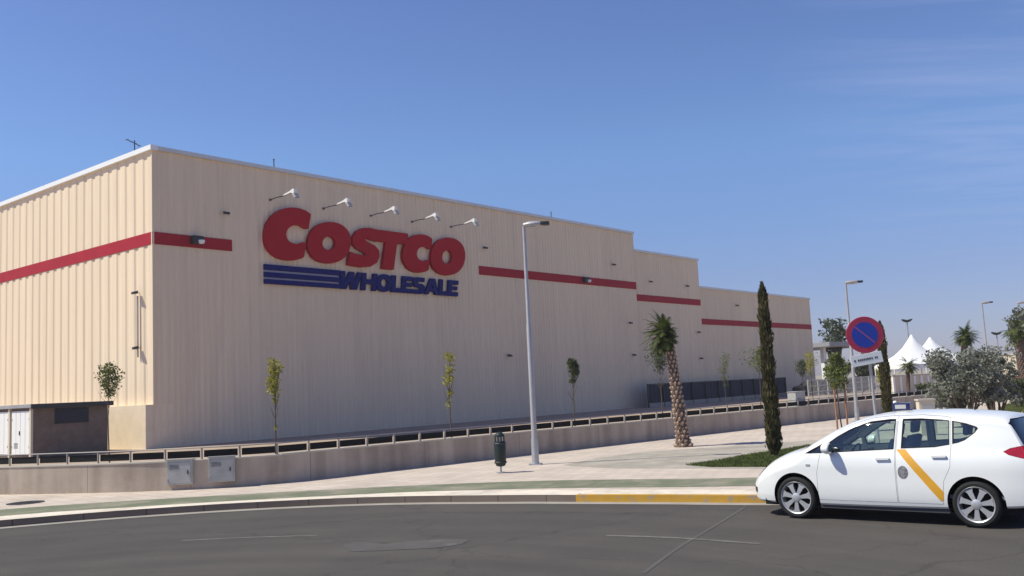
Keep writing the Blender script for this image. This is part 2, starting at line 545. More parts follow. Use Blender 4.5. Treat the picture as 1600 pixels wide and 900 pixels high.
# pavement
a, b = ribbon_pts(KERB, 0.0, 0.16)
pave_poly = b + [Vector((160, 60)), Vector((160, 260)), Vector((-160, 260)), Vector((-160, -12))]
sheet('pavement', pave_poly, 0.12, M['pave'])

lane_in = spline([(-30, 0.8, 0), (-20.5, 12.3, 0), (-14, 17.6, 0), (-10.51, 19.45, 0), (-8.1, 19.95, 0), (-5.55, 20.25, 0), (-2.9, 20.3, 0), (-1.03, 20.1, 0), (1.11, 19.55, 0),
                  (4.01, 18.5, 0), (7.5, 17.8, 0), (11, 17.9, 0), (16, 19, 0), (30, 23.5, 0)], 8)
lane_out = spline([(-31, 2.4, 0), (-21.7, 13.5, 0), (-15, 18.9, 0), (-11.2, 20.75, 0), (-8.7, 21.3, 0), (-5.93, 21.6, 0), (-3.1, 21.7, 0), (-1.08, 21.6, 0), (1.21, 21.15, 0),
                   (4.33, 20.0, 0), (7.8, 19.3, 0), (11, 19.4, 0), (15.5, 20.5, 0), (29.5, 25, 0)], 8)
sheet('cycle_path', [V2(p) for p in lane_in] + [V2(p) for p in reversed(lane_out)], 0.124, M['lane'])
# paler strip between kerb and cycle path
ka, kb = ribbon_pts(KERB[:i0 + 1], 0.012, 0.30)
sheet('verge_edge', [ka[i] for i in range(len(ka)) if KERB[i].x > -20] + [kb[i] for i in reversed(range(len(kb))) if KERB[i].x > -20], 0.134, M['lane_edge'])
ka, kb = ribbon_pts(KERB, 0.162, 0.95)
sel = [i for i, p in enumerate(KERB) if p.x > -20 and p.x < 24 and p.y > 8]
sheet('verge_strip', [ka[i] for i in sel] + [kb[i] for i in reversed(sel)], 0.1225, M['lane_edge'])

# retaining wall line
WALL = [(-40, 38), (-30, 32.5), (-21, 27.6), (-16.5, 25.75), (-13.4, 24.54), (-10.58, 23.72), (-8.87, 23.43), (-7.31, 23.47), (-6.01, 23.95)]
WALL = spline([Vector((a, b, 0)) for a, b in WALL], 6)
WEND = Vector((23.5, 52.2, 0))
NSEG = 40
WALL2 = [Vector((-6.01, 23.95, 0)).lerp(WEND, k / NSEG) for k in range(NSEG + 1)]
WL = WALL + WALL2[1:]
# yard behind the wall
wa, wb = ribbon_pts(WL, 0.1, 0.3)
sheet('yard', wa + [Vector((60, 88)), Vector((118, 150)), Vector((118, 240)), Vector((-120, 240)), Vector((-120, 38))], 0.2, M['yard'])

# ---- retaining wall
def wall_obj():
    root = empty('retaining_wall', (0, 0, 0.0), 0, 'low beige concrete retaining wall curving behind the pavement', 'wall')
    for nm, path, zt in (('wall_panel', WALL, 0.80), ('wall_panel', WALL2, 0.815)):
        a, b = ribbon_pts(path, 0.0, 0.24)
        n = len(a); mb = MB()
        vs = []
        for z in (0.05, zt): vs += [(p.x, p.y, z) for p in a] + [(p.x, p.y, z) for p in b]
        fs = []
        for i in range(n - 1):
            fs += [(i, i + 1, 2 * n + i + 1, 2 * n + i), (n + i, 3 * n + i, 3 * n + i + 1, n + i + 1),
                   (2 * n + i, 2 * n + i + 1, 3 * n + i + 1, 3 * n + i)]
        fs += [(0, 2 * n, 3 * n, n), (n - 1, 2 * n - 1, 4 * n - 1, 3 * n - 1)]
        mb.add(vs, fs)
        mb.build(nm, M['wallc'], root)
        # coping
        a, b = ribbon_pts(path, -0.015, 0.255)
        mb = MB(); vs = []
        for z in (zt, zt + 0.035): vs += [(p.x, p.y, z) for p in a] + [(p.x, p.y, z) for p in b]
        mb.add(vs, fs + [(i, n + i, n + i + 1, i + 1) for i in range(n - 1)])
        mb.build('coping', M['concrete2'], root)
    # vertical joints: thin recess strips
    return root


M['concrete2'] = mat('coping_concrete', (0.50, 0.46, 0.39), 0.85, 0, 0.08, 1.5)


def wall_concrete():
    m = mat('wall_concrete', (0.47, 0.385, 0.31), 0.9, 0, 0.10, 0.9, 0.2, 30, dirt=((0.31, 0.255, 0.21), 0.5, 0.5, 0.78))
    nt, N, L, b = nodes_of(m)
    src = b.inputs['Base Color'].links[0].from_socket
    tc = [n for n in N if n.type == 'TEX_COORD'][0]
    mp = N.new('ShaderNodeMapping'); mp.inputs['Scale'].default_value = (1, 1, 0.08)
    L.new(tc.outputs['Object'], mp.inputs['Vector'])
    nz = N.new('ShaderNodeTexNoise'); nz.inputs['Scale'].default_value = 2.2; nz.inputs['Detail'].default_value = 7
    L.new(mp.outputs['Vector'], nz.inputs['Vector'])
    rp = N.new('ShaderNodeValToRGB')
    rp.color_ramp.elements[0].position = 0.35; rp.color_ramp.elements[0].color = (0.78, 0.77, 0.75, 1)
    rp.color_ramp.elements[1].position = 0.62; rp.color_ramp.elements[1].color = (1.08, 1.08, 1.07, 1)
    L.new(nz.outputs['Fac'], rp.inputs['Fac'])
    mx = N.new('ShaderNodeMixRGB'); mx.blend_type = 'MULTIPLY'; mx.inputs['Fac'].default_value = 1
    L.new(src, mx.inputs['Color1']); L.new(rp.outputs['Color'], mx.inputs['Color2'])
    # panel joints from the x coordinate
    sx = N.new('ShaderNodeSeparateXYZ'); L.new(tc.outputs['Object'], sx.inputs[0])
    ma = N.new('ShaderNodeMath'); ma.operation = 'PINGPONG'; ma.inputs[1].default_value = 1.35
    L.new(sx.outputs['X'], ma.inputs[0])
    lt = N.new('ShaderNodeMath'); lt.operation = 'LESS_THAN'; lt.inputs[1].default_value = 0.008
    L.new(ma.outputs[0], lt.inputs[0])
    m2 = N.new('ShaderNodeMixRGB'); m2.inputs['Color2'].default_value = (0.24, 0.20, 0.165, 1)
    L.new(lt.outputs[0], m2.inputs['Fac']); L.new(mx.outputs[0], m2.inputs['Color1'])
    L.new(m2.outputs[0], b.inputs['Base Color'])
    return m


M['wallc'] = wall_concrete()
wall_obj()


# ---- railing on the wall
def railing():
    root = empty('railing', (0, 0, 0), 0, 'low galvanised steel railing with short posts on top of the retaining wall', 'railing')
    line, _ = ribbon_pts(WL, 0.11, 0.2)
    acc = 0.0; nxt = 0.0; pts = []
    for i in range(len(line) - 1):
        a, b = line[i], line[i + 1]; L = (b - a).length
        while nxt <= acc + L:
            p = a.lerp(b, (nxt - acc) / L)
            pts.append(p); nxt += 0.91
        acc += L
    vis = [p for p in pts if p.x > -15]
    for p in vis:
        mb = MB(); mb.box((p.x, p.y, 0.965), (0.036, 0.036, 0.27), R(45))
        mb.build('post', M['rail'], root)
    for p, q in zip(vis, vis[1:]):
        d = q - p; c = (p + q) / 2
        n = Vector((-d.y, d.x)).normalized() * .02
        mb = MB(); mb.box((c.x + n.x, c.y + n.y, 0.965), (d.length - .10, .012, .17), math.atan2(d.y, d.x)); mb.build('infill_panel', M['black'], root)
    mb = MB()
    mb.tube([(p.x, p.y, 1.115) for p in line if p.x > -25], 0.016, 6)
    mb.build('rail', M['rail'], root)


railing()

# ================================================================== WAREHOUSE
C0 = Vector((-17.30, 45.0, 0)); AZ = 0.691238
D = Vector((math.sin(AZ), math.cos(AZ), 0)); NR = Vector((D.y, -D.x, 0))   # right-face direction and outward normal
BROT = math.atan2(D.y, D.x)


def bw(t, n, z): return C0 + D * t + NR * n + Vector((0, 0, z))   # building coordinates -> world (n < 0 is inside)


def corr_profile(length, pitch, depth, a=0.18, b=0.30):
    """trapezoid profile: list of (s, d)"""
    out = []; s = 0.0
    while s < length:
        for ds, dd in ((0, 0), (a, 0), (a + 0.09, -depth), (a + 0.09 + b, -depth), (a + 0.18 + b, 0)):
            if ds / (a + 0.18 + b) * pitch + s <= length:
                out.append((s + ds / (a + 0.18 + b) * pitch * 0.999, dd))
        s += pitch
    out.append((length, 0))
    return out


def clad(fn, prof, z0, z1, off):
    mb = MB(); vs = []; fs = []
    for (s, d) in prof:
        vs.append(fn(s, d + off, z0)); vs.append(fn(s, d + off, z1))
    for i in range(len(prof) - 1):
        fs.append((2 * i, 2 * i + 2, 2 * i + 3, 2 * i + 1))
    mb.add(vs, fs)
    return mb


BR = empty('warehouse', C0, BROT, 'long beige ribbed metal warehouse with red band stepping down to the right', 'building')


def bl(s, n, z):  # local building coordinates (x along right face, y inwards = -NR)
    return (s, -n, z)


# local frame: x = D, y = rotate +90 of D = (-D.y, D.x) = -NR -> inside
def wall_seg(t0, t1, ztop, zs0, zs1, setback=0.0, left=False, right_stripe=None):
    prof = [(s + t0, d) for s, d in corr_profile(t1 - t0, 0.333, 0.034)]
    clad(lambda s, n, z: bl(s, n - setback, z), prof, 0.0, ztop, 0).build('wall', M['cladding'], BR, fix=False)
    for (s0, s1) in right_stripe:
        mb = MB(); z0, z1 = zs0, zs1
        mb.box(((s0 + s1) / 2, setback - 0.012, (z0 + z1) / 2), (s1 - s0, 0.03, z1 - z0))
        mb.build('red_band', M['stripe'], BR)
    mb = MB(); mb.box(((t0 + t1) / 2, setback + 0.05, ztop + 0.07), (t1 - t0 + 0.02, 0.36, 0.20))
    mb.build('coping', M['coping'], BR)


Z1, Z2, Z3 = 14.72, 13.33, 10.82
wall_seg(0.0, 43.45, Z1, 10.02, 10.62, 0, right_stripe=[(-0.03, 4.43), (23.7, 43.45)])
wall_seg(43.45, 54.85, Z2, 9.10, 9.66, 0.25, right_stripe=[(43.6, 54.85)])
wall_seg(54.85, 81.2, Z3, 7.38, 7.92, 0.5, right_stripe=[(55.1, 81.2)])
# left (sunlit) face: bold ribs
LL = 60.0
prof = corr_profile(LL, 0.88, 0.045, 0.34, 0.16)
clad(lambda s, n, z: (-n, s, z), [(s, d) for s, d in prof], 2.28, Z1, 0).build('wall', M['cladding'], BR, fix=False)
mb = MB(); mb.box((-0.012, LL / 2 - 0.02, 10.32), (0.03, LL + 0.02, 0.60)); mb.build('red_band', M['stripe'], BR)
mb = MB(); mb.box((0.05, LL / 2 - 0.14, Z1 + 0.07), (0.40, LL, 0.24)); mb.build('coping', M['white'], BR)
mb = MB(); mb.box((0.3, LL / 2 + 0.012, 1.14), (1.4, LL, 2.28)); mb.build('plinth', M['plinth'], BR)
# corner trim
mb = MB(); mb.box((0.02, 0.02, (2.28 + Z1) / 2), (0.10, 0.10, Z1 - 2.28)); mb.build('corner_trim', M['cladding'], BR)
# end and step walls + roofs
mb = MB()
mb.box((43.3, 25, Z1 / 2 + 1), (0.3, 49, Z1 - 2.2)); mb.box((54.7, 25.2, Z2 / 2), (0.3, 49, Z2 - 0.1)); mb.box((81.05, 25.4, Z3 / 2), (0.3, 49.2, Z3 - 0.06))
mb.build('end_wall', M['cladding'], BR)
mb = MB()
mb.box((21.7, LL / 2, Z1 - 0.6), (43.2, LL - 0.5, 0.2)); mb.box((49.0, LL / 2, Z2 - 0.6), (11.3, LL - 1.2, 0.2)); mb.box((67.8, LL / 2, Z3 - 0.6), (26, LL - 1.8, 0.2))
mb.build('roof', M['roof'], BR)
# service pipe on the sunlit face near the corner
mb = MB(); mb.tube([(-0.1, 1.25, 4.6), (-0.1, 1.25, 7.6)], 0.05, 6); mb.build('downpipe', M['galv_l'], BR)


def bwall_thing(name, t, z, label, cat, group=None, n=0.0):
    p = bw(t, n, z)
    return empty(name, p, BROT, label, cat, group)


# ---- store sign -------------------------------------------------------------
def ell(cx, cz, rx, rz, a0=0, a1=360, n=36, p=2.0):
    out = []
    for k in range(n + 1 if (a1 - a0) % 360 else n):
        t = R(a0 + (a1 - a0) * k / n)
        c, s = math.cos(t), math.sin(t)
        out.append((cx + rx * math.copysign(abs(c) ** (2 / p), c), cz + rz * math.copysign(abs(s) ** (2 / p), s)))
    return out


def letter(name, paths, m, parent, shear, z0, depth=0.22, off=0.13, kind_label=None):
    cu = bpy.data.curves.new(name, 'CURVE'); cu.dimensions = '2D'; cu.fill_mode = 'BOTH'
    cu.extrude = depth / 2
    for pts in paths:
        sp = cu.splines.new('POLY'); sp.points.add(len(pts) - 1)
        for q, (x, z) in zip(sp.points, pts):
            q.co = (x + shear * (z - z0), z, 0, 1)
        sp.use_cyclic_u = True
    tmp = bpy.data.objects.new('tmp', cu)
    me = bpy.data.meshes.new_from_object(tmp)
    bpy.data.objects.remove(tmp); bpy.data.curves.remove(cu)
    me.transform(Matrix.Rotation(R(90), 4, 'X'))
    me.transform(Matrix.Translation((0, -off, 0)))
    me.name = name
    o = link(name, me, parent, m)
    if kind_label: o['label'] = kind_label
    return o


SG = empty('store_sign', C0 + NR * 0.0, BROT, 'large red and blue COSTCO WHOLESALE lettering on the warehouse wall', 'store sign')
SH = 0.22; ZB = 9.80


def Cpath(cx, cz, rx, rz, hx, hrx, hrz, cut, oh):
    """C with a vertical cut at x=cut, counter ellipse centred at hx, opening half-height oh"""
    a = math.degrees(math.acos(max(-1, min(1, (cut - cx) / rx))))
    outer = ell(cx, cz, rx, rz, a, 360 - a, 44, 2.15)
    outer = [(min(x, cut), z) for x, z in outer]
    b = math.degrees(math.asin(oh / hrz))
    inner = ell(hx, cz, hrx, hrz, 360 - b, b, 30)
    return [outer + [(cut, cz - oh)] + inner + [(cut, cz + oh)]]


sr = M['sign_red']
letter('letter', Cpath(7.80, 11.27, 1.78, 1.49, 8.10, 0.70, 0.54, 8.84, 0.40), sr, SG, SH, ZB, kind_label='large red capital letter C starting the sign')
letter('letter', [ell(10.48, 11.02, 1.54, 1.21, n=44, p=2.15), ell(10.42, 10.98, 0.47, 0.40)], sr, SG, SH, ZB, off=0.125)
S = [(12.02, 9.82), (13.10, 9.76), (13.80, 9.86), (14.22, 10.12), (14.36, 10.50), (14.26, 10.88), (13.85, 11.15), (13.25, 11.32), (13.05, 11.43), (13.2, 11.53),
     (13.85, 11.42), (14.05, 11.40), (14.05, 12.12), (13.3, 12.19), (12.75, 12.12), (12.3, 11.88), (12.08, 11.5), (12.16, 11.10), (12.5, 10.85), (13.05, 10.68), (13.28, 10.56),
     (13.1, 10.46), (12.4, 10.55), (12.02, 10.62)]
letter('letter', [S], sr, SG, SH, ZB, off=0.135)
T = [(14.70, 9.78), (15.64, 9.78), (15.64, 11.44), (16.46, 11.44), (16.46, 12.14), (13.95, 12.14), (13.95, 11.44), (14.70, 11.44)]
letter('letter', [T], sr, SG, SH, ZB, off=0.13)
letter('letter', Cpath(17.72, 10.98, 1.50, 1.23, 18.02, 0.62, 0.47, 18.62, 0.36), sr, SG, SH, ZB, off=0.125)
letter('letter', [ell(20.26, 10.99, 1.60, 1.25, n=44, p=2.15), ell(20.16, 10.95, 0.47, 0.45)], sr, SG, SH, ZB, off=0.135)
sb = M['sign_blue']
for z0, z1 in ((9.17, 9.47), (8.78, 9.05), (8.42, 8.67)):
    mb = MB(); mb.box((6.33 + 2.58, -0.10, (z0 + z1) / 2), (5.16, 0.14, z1 - z0)); mb.build('bar', sb, SG)
mb = MB(); mb.box((8.9, -0.05, 8.95), (5.1, 0.04, 1.0)); mb.build('backing_panel', M['sign_gap'], SG)


def blk(ch, w, h=1.04, s=0.33):
    hs = 0.27
    if ch == 'W': return [[(0, h), (s, h), (s * 1.1, .42), (w * .40, h), (w * .62, h), (w * .66, .42), (w - s, h), (w, h), (w * .80, 0), (w * .52, 0), (w * .47, .5), (w * .30, 0), (s * .25, 0)]]
    if ch == 'H': return [[(0, 0), (s, 0), (s, h * .37), (w - s, h * .37), (w - s, 0), (w, 0), (w, h), (w - s, h), (w - s, h * .64), (s, h * .64), (s, h), (0, h)]]
    if ch == 'O': return [ell(w / 2, h / 2, w / 2, h / 2 + .02, n=28, p=2.4), ell(w / 2, h / 2, w / 2 - s, h / 2 - hs, n=20)]
    if ch == 'L': return [[(0, 0), (w, 0), (w, hs), (s, hs), (s, h), (0, h)]]
    if ch == 'E': return [[(0, 0), (w, 0), (w, hs), (s, hs), (s, h * .39), (w * .92, h * .39), (w * .92, h * .62), (s, h * .62), (s, h - hs), (w, h - hs), (w, h), (0, h)]]
    if ch == 'S': return [[(0, 0), (w * .75, 0), (w, .15), (w, .50), (w * .8, .62), (w * .38, .66), (w * .38, .78), (w * .95, .78), (w * .95, h), (w * .2, h), (0, h - .16), (0, .56), (w * .2, .43),
                           (w * .62, .38), (w * .62, .26), (0, .26)]]
    if ch == 'A': return [[(0, 0), (s, 0), (w * .37, .2), (w * .66, .2), (w - s * .95, 0), (w, 0), (w * .70, h), (w * .36, h)], [(w * .43, .40), (w * .51, .74), (w * .60, .40)]]


x = 11.42
for ch, w in (('W', 1.62), ('H', 1.18), ('O', 1.20), ('L', .86), ('E', .94), ('S', 1.02), ('A', 1.28), ('L', .84), ('E', .94)):
    letter('letter', [[(px + x, pz + 8.41) for px, pz in path] for path in blk(ch, w)], sb, SG, 0.13, 8.41, 0.16, 0.10,
           kind_label='small dark blue block letter of the lower word' if ch == 'W' else None)
    x += w + 0.005

# ---- sign lamps on long arms
def sign_lamp():
    root = empty('sign_lamp', (0, 0, 0), BROT)
    mb = MB(); mb.tube([(0, 0, 0), (0, -0.5, 0.05), (0, -1.35, 0.02)], 0.035, 6); mb.box((0, -0.02, 0), (0.12, 0.05, 0.16))
    mb.build('arm', M['dark'], root)
    mb = MB()
    mb.prism([(-1.30, 0.0), (-1.36, 0.10), (-1.80, 0.20), (-2.12, 0.34), (-2.22, 0.30), (-2.20, 0.02), (-2.10, -0.02), (-1.95, 0.09)], 'X', -0.13, 0.13)
    mb.build('lamp_housing', M['white'], root)
    mb = MB()
    mb.prism([(-2.08, 0.0), (-2.24, -0.02), (-2.40, -0.36), (-2.24, -0.36)], 'X', -0.17, 0.17)
    mb.build('lamp_head', M['cab'], root)
    return root


sl0 = sign_lamp()
pos = ['leftmost, above the top of the large letter C', 'second from left, above the first letter O', 'third from left, above the letter S',
       'fourth from left, above the letters T and C', 'rightmost, above the last letter O']
for i, (t, z) in enumerate([(6.88, 13.05), (10.52, 13.0), (14.1, 12.98), (17.55, 12.98), (21.1, 13.02)]):
    o = sl0 if i == 0 else copy_tree(sl0)
    o.location = bw(t, 0, z); o.scale = (.8, 1, .72)
    tag(o, 'white sign lamp on a long arm, ' + pos[i], 'wall lamp', 'lamps on arms above the store sign')


# ---- small wall fittings
def wall_fit(kind):
    root = empty({'dome': 'security_light', 'cam': 'wall_floodlight'}[kind], (0, 0, 0), BROT)
    if kind == 'dome':
        mb = MB(); mb.box((0, -0.16, 0.03), (0.62, 0.32, 0.42)); bevel(mb.build('housing', M['dark'], root), 0.05)
        mb = MB(); mb.lathe([(0.01, -0.17), (0.13, -0.14), (0.17, 0), (0.15, 0.04)], 12, (0.12, -0.36, -0.02)); mb.build('lamp_glass', M['white'], root, smooth=True)
    else:
        mb = MB(); mb.tube([(0, 0, 0), (0.0, -0.2, 0.06)], 0.025, 6); mb.build('bracket', M['galv'], root)
        mb = MB(); mb.prism([(-0.12, 0.10), (-0.34, 0.04), (-0.33, -0.08), (-0.14, -0.05)], 'X', -0.13, 0.13); mb.build('housing', M['dark'], root)
    return root


d0 = wall_fit('dome'); c0 = wall_fit('cam')
for i, (t, z, lab) in enumerate([(2.31, 10.36, 'dark security light with white dome on the short red band left of the sign'),
                                 (36.0, 10.33, 'dark security light with pale lens on the long red band right of the street lamp')]):
    o = d0 if i == 0 else copy_tree(d0)
    o.location = bw(t, 0.02, z); tag(o, lab, 'wall light', 'security lights on the red band')
cams = [(3.99, 11.96, 'small dark floodlight high on the wall left of the sign, above the short red band'),
        (24.25, 11.87, 'small dark floodlight right of the last sign letter above the long red band start'),
        (39.99, 11.84, 'small dark floodlight above the long red band near the tallest roof end'),
        (41.94, 7.14, 'small dark box light on the tall wall below the end of the long red band'),
        (42.22, 4.51, 'small dark box light low on the tall wall beside the palm crown'),
        (45.98, 10.82, 'small dark light above the left end of the middle red band'),
        (52.28, 10.77, 'small dark light above the right end of the middle red band'),
        (53.84, 6.59, 'small dark light below the middle red band by the second step'),
        (53.98, 4.18, 'lowest small dark light at the right edge of the middle wall section'),
        (26.3, 4.51, 'small grey light low on the wall left of the tall street lamp'),
        (62.5, 9.4, 'small light above the far red band left of the cypress')]
for i, (t, z, lab) in enumerate(cams):
    o = c0 if i == 0 else copy_tree(c0)
    o.location = bw(t, 0.0 if t < 43 else (-0.25 if t < 54.8 else -0.5), z); tag(o, lab, 'wall light', 'small lights fixed on the warehouse wall')
# two on the sunlit face
for (y_, z_, lab) in ((1.25, 7.75, 'small dark light on the sunlit end wall above the thin pipe'), (1.2, 5.05, 'small pale box on the sunlit end wall below the thin pipe')):
    o = copy_tree(c0); o.location = C0 - NR * y_ + D * (-0.02) + Vector((0, 0, z_)); o.rotation_euler = (0, 0, BROT - R(90))
    tag(o, lab, 'wall light', 'lights on the sunlit end wall')


def antenna(p, h, lab, kind):
    r_ = empty('roof_antenna', p, BROT, lab, 'antenna', 'antennas on the warehouse roof')
    mb = MB(); mb.tube([(0, 0, 0), (0, 0, h)], 0.03, 5); mb.build('mast', M['dark'], r_)
    mb = MB()
    if kind == 0:
        mb.tube([(-0.45, 0, h * .98), (0.3, 0, h * .72)], 0.022, 5)
        for k in range(4): mb.tube([(-.4 + k * .22, -.16, h * .96 - k * .07), (-.4 + k * .22, .16, h * .96 - k * .07)], 0.012, 4)
    else:
        mb.tube([(0, 0, h), (0, 0, h + .02)], 0.07, 6)
    mb.build('antenna_head', M['dark'], r_)


antenna(C0 - NR * 2.2 + Vector((0, 0, Z1 + 0.1)) - D * -0.3, 0.85, 'small yagi antenna standing on the roof left of the building corner', 0)
antenna(bw(7.25, -0.1, Z1 + .15), 0.5, 'short thin rod on the roof edge above the first sign lamp', 1)
antenna(bw(32.3, -0.1, Z1 + .15), 0.45, 'short thin rod on the roof edge to the right of the street lamp head', 1)


# ---- slate fence enclosure at the far half of the building
def dock_fence():
    root = empty('slatted_fence', (0, 0, 0), 0, 'dark slate metal panel fence standing along the foot of the warehouse behind the palm', 'fence')
    t0, t1, n = 41.6, 68.0, 1.6
    prof = [(s + t0, d) for s, d in corr_profile(t1 - t0, 0.6, 0.05)]
    clad(lambda s, d, z: tuple(bw(s, n + d, z)), prof, 0.55, 2.02, 0).build('panel', M['fence'], root, fix=False)
    mb = MB()
    mb.box(tuple(bw((t0 + t1) / 2, n, 0.375)), (t1 - t0, 0.2, 0.35), BROT)
    mb.build('base', M['concrete'], root)
    for k in range(12):
        t = t0 + (t1 - t0) * k / 11
        mb = MB(); mb.box(tuple(bw(t, n + 0.07, 1.1)), (0.10, 0.10, 1.95), BROT); mb.build('post', M['dark'], root)
    mb = MB(); mb.box(tuple(bw((t0 + t1) / 2, n, 2.06)), (t1 - t0, 0.09, 0.07), BROT); mb.build('top_rail', M['dark'], root)


dock_fence()

# ================================================================== KIOSK
KD = 41.0
kc = AT(50, 632, KD)
kz = kc.z
KI = empty('utility_kiosk', (kc.x, kc.y, 0.2), BROT, 'small flat roofed brown utility kiosk with pale metal doors left of the warehouse corner', 'kiosk')
kh = kz - 0.2 - 0.14
mb = MB(); mb.box((1.72, 2.75, kh / 2), (3.36, 5.42, kh)); mb.build('wall', M['brownwall'], KI)
mb = MB(); mb.box((1.72, 2.75, kh + 0.08), (3.68, 5.8, 0.16)); bevel(mb.build('roof', M['kioskroof'], KI), 0.015)
mb = MB(); mb.box((1.72, -0.20, kh + 0.05), (3.68, 0.03, 0.20)); mb.build('roof_fascia', M['dark'], KI)
lv = MB(); lv.box((1.75, 0.03, kh - 0.42), (1.5, 0.06, 0.66))
for k in range(8): lv.box((1.75, -0.01, kh - 0.70 + k * .08), (1.42, 0.03, 0.045))
lv.build('louvre_window', M['louver'], KI)
for k, y0 in enumerate((0.18, 2.35)):
    d_ = MB(); d_.box((0.02, y0 + 0.92, (kh - .2) / 2 + .12), (0.06, 1.80, kh - .30))
    do = d_.build('door', M['white'], KI)
    hb = MB(); hb.box((-0.03, y0 + 1.0, 1.1), (0.03, 0.04, 0.18)); hb.build('handle', M['dark'], do)
    for yq in (y0 + .05, y0 + 1.79):
        for zq in (.5, 1.7):
            hg = MB(); hg.box((-0.02, yq, zq), (.03, .03, .10)); hg.build('hinge', M['galv'], do)
    vt = MB()
    for zq in range(5): vt.box((-0.014, y0 + 1.38, .45 + zq * .05), (.008, .4, .018))
    vt.build('vent', M['dark'], do)
    for q in (0.46, 0.94, 1.38):
        sm = MB(); sm.box((-0.013, y0 + q, (kh - .2) / 2 + .12), (0.006, 0.012, kh - .34)); sm.build('panel_seam', M['galv'], do)
for y0 in (0.08, 2.22, 4.35):
    pl = MB(); pl.box((0.0, y0, kh / 2), (0.10, 0.17, kh - .01)); pl.build('pillar', M['cream'], KI)


# ================================================================== WALL CABINETS
def cabinet(px, py, w, h, d, z0, lab, depth, rz, grp=None):
    p = G(px, py, 0.12)
    p = AT(px, py, depth)
    root = empty('utility_cabinet', (p.x, p.y, z0), rz, lab, 'cabinet', grp)
    mb = MB(); mb.box((0, 0, h / 2), (w, d, h)); bevel(mb.build('housing', M['cab'], root), 0.012)
    mb = MB(); mb.box((0, -d / 2 - 0.006, h / 2 - .01), (w - .08, 0.012, h - .1)); dr = bevel(mb.build('door', M['cab'], root), 0.004)
    mb = MB(); mb.box((w * .33, -d / 2 - 0.02, h * .5), (0.025, 0.02, 0.09)); mb.build('handle', M['dark'], dr)
    for q in range(4):
        mb = MB(); mb.box((-w * .2, -d / 2 - 0.014, h * .80 - q * .03), (w * .36, 0.006, 0.010)); mb.build('vent_slot', M['dark'], dr)
    for q in (.2, .8):
        mb = MB(); mb.box((-w * .46, -d / 2 - 0.012, h * q), (0.02, 0.02, 0.07)); mb.build('hinge', M['galv'], root)
    mb = MB(); mb.box((0, 0, h + .012), (w + .05, d + .05, 0.025)); mb.build('lid', M['galv_l'], root)
    return root


cabinet(282, 740, 0.64, 0.60, 0.12, 0.25, 'grey steel utility cabinet on the retaining wall, the left one of the pair', 23.38, R(-2), 'grey cabinets set into the low wall')
cabinet(347, 735, 0.62, 0.60, 0.12, 0.27, 'grey steel utility cabinet on the retaining wall, the right one of the pair', 23.42, R(9), 'grey cabinets set into the low wall')
cabinet(1246, 640, 0.85, 1.35, 0.4, 0.12, 'tall pale grey electrical cabinet against the wall right of the big cypress', 42.2, R(45))


# ================================================================== STREET LAMPS
def street_lamp(h=6.55, arm=0.75):
    root = empty('street_lamp', (0, 0, 0))
    mb = MB(); mb.tube([(0, 0, 0), (0, 0, 0.7)], [0.10, 0.095], 14); mb.box((0, 0, 0.015), (0.34, 0.34, 0.03)); mb.build('base', M['galv'], root, smooth=True)
    mb = MB(); mb.tube([(0, 0, 0.6), (0, 0, 3.8), (0, 0, 3.85), (0, 0, h)], [0.078, 0.068, 0.055, 0.045], 14); mb.build('pole', M['galv_l'], root, smooth=True)
    mb = MB(); mb.tube([(0, 0, h - .1), (0.02, 0, h), (arm * .5, 0, h + .06)], 0.035, 8); mb.build('arm', M['galv_l'], root, smooth=True)
    mb = MB()
    mb.lathe([(0.01, -.30), (0.10, -.26), (0.155, -.12), (0.16, .05), (0.12, .22), (0.04, .30)], 14, (0, 0, 0), 'X')
    o = mb.build('lamp_head', M['galv_l'], root, smooth=True)
    o.scale = (1, 1, .6); o.location = (arm * .35, 0, h + .05)
    mb = MB(); mb.lathe([(0.02, -.02), (0.13, 0.0), (0.13, .05)], 14, (arm * .33, 0, h - .03)); mb.build('lamp_glass', M['head_lens'], root, smooth=True)
    mb = MB(); mb.box((arm * .78, 0, h + .06), (0.26, 0.24, 0.10)); bevel(mb.build('end_cap', M['dark'], root), 0.03)
    return root


L0 = street_lamp()
p = G(837, 726, .12); L0.location = (p.x, p.y, .12); L0.rotation_euler.z = R(-8)
tag(L0, 'tall galvanised street lamp on the pavement right of the green litter bin', 'street lamp', 'street lamps along the pavement')


def lamp_copy(x, y_top, depth, lab, grp='street lamps along the pavement', rz=0, zg=0.12, flip=False, hh=None):
    o = copy_tree(L0)
    top = AT(x, y_top, depth)
    s = (top.z - zg) / 6.65
    o.location = (top.x, top.y, zg); o.scale = (1, 1, s); o.rotation_euler.z = rz
    tag(o, lab, 'street lamp', grp)
    return o


lamp_copy(1321, 440, 40.5, 'street lamp whose pole passes behind the round no parking sign', rz=R(-5))
lamp_copy(1534, 472, 66, 'slim distant street lamp rising behind the grey olive tree', 'distant lamps on the right', rz=R(-5))
lamp_copy(1590, 472, 72, 'distant street lamp head at the right edge among dark tree tops', 'distant lamps on the right', rz=R(-5))


def twin_lamp(x, y, depth, lab):
    top = AT(x, y, depth)
    root = empty('twin_lamp', (top.x, top.y, .12), 0, lab, 'street lamp', 'distant lamps with two heads')
    h = top.z - .12
    mb = MB(); mb.tube([(0, 0, 0), (0, 0, h)], [0.11, 0.06], 8); mb.build('pole', M['galv'], root)
    for s in (-1, 1):
        mb = MB(); mb.prism([(0.0, h - .05), (s * .10, h + .02), (s * .50, h + .10), (s * .52, h + .02), (s * .3, h - .16), (s * .06, h - .24)], 'Y', -.15, .15); mb.build('lamp_head', M['dark'], root)


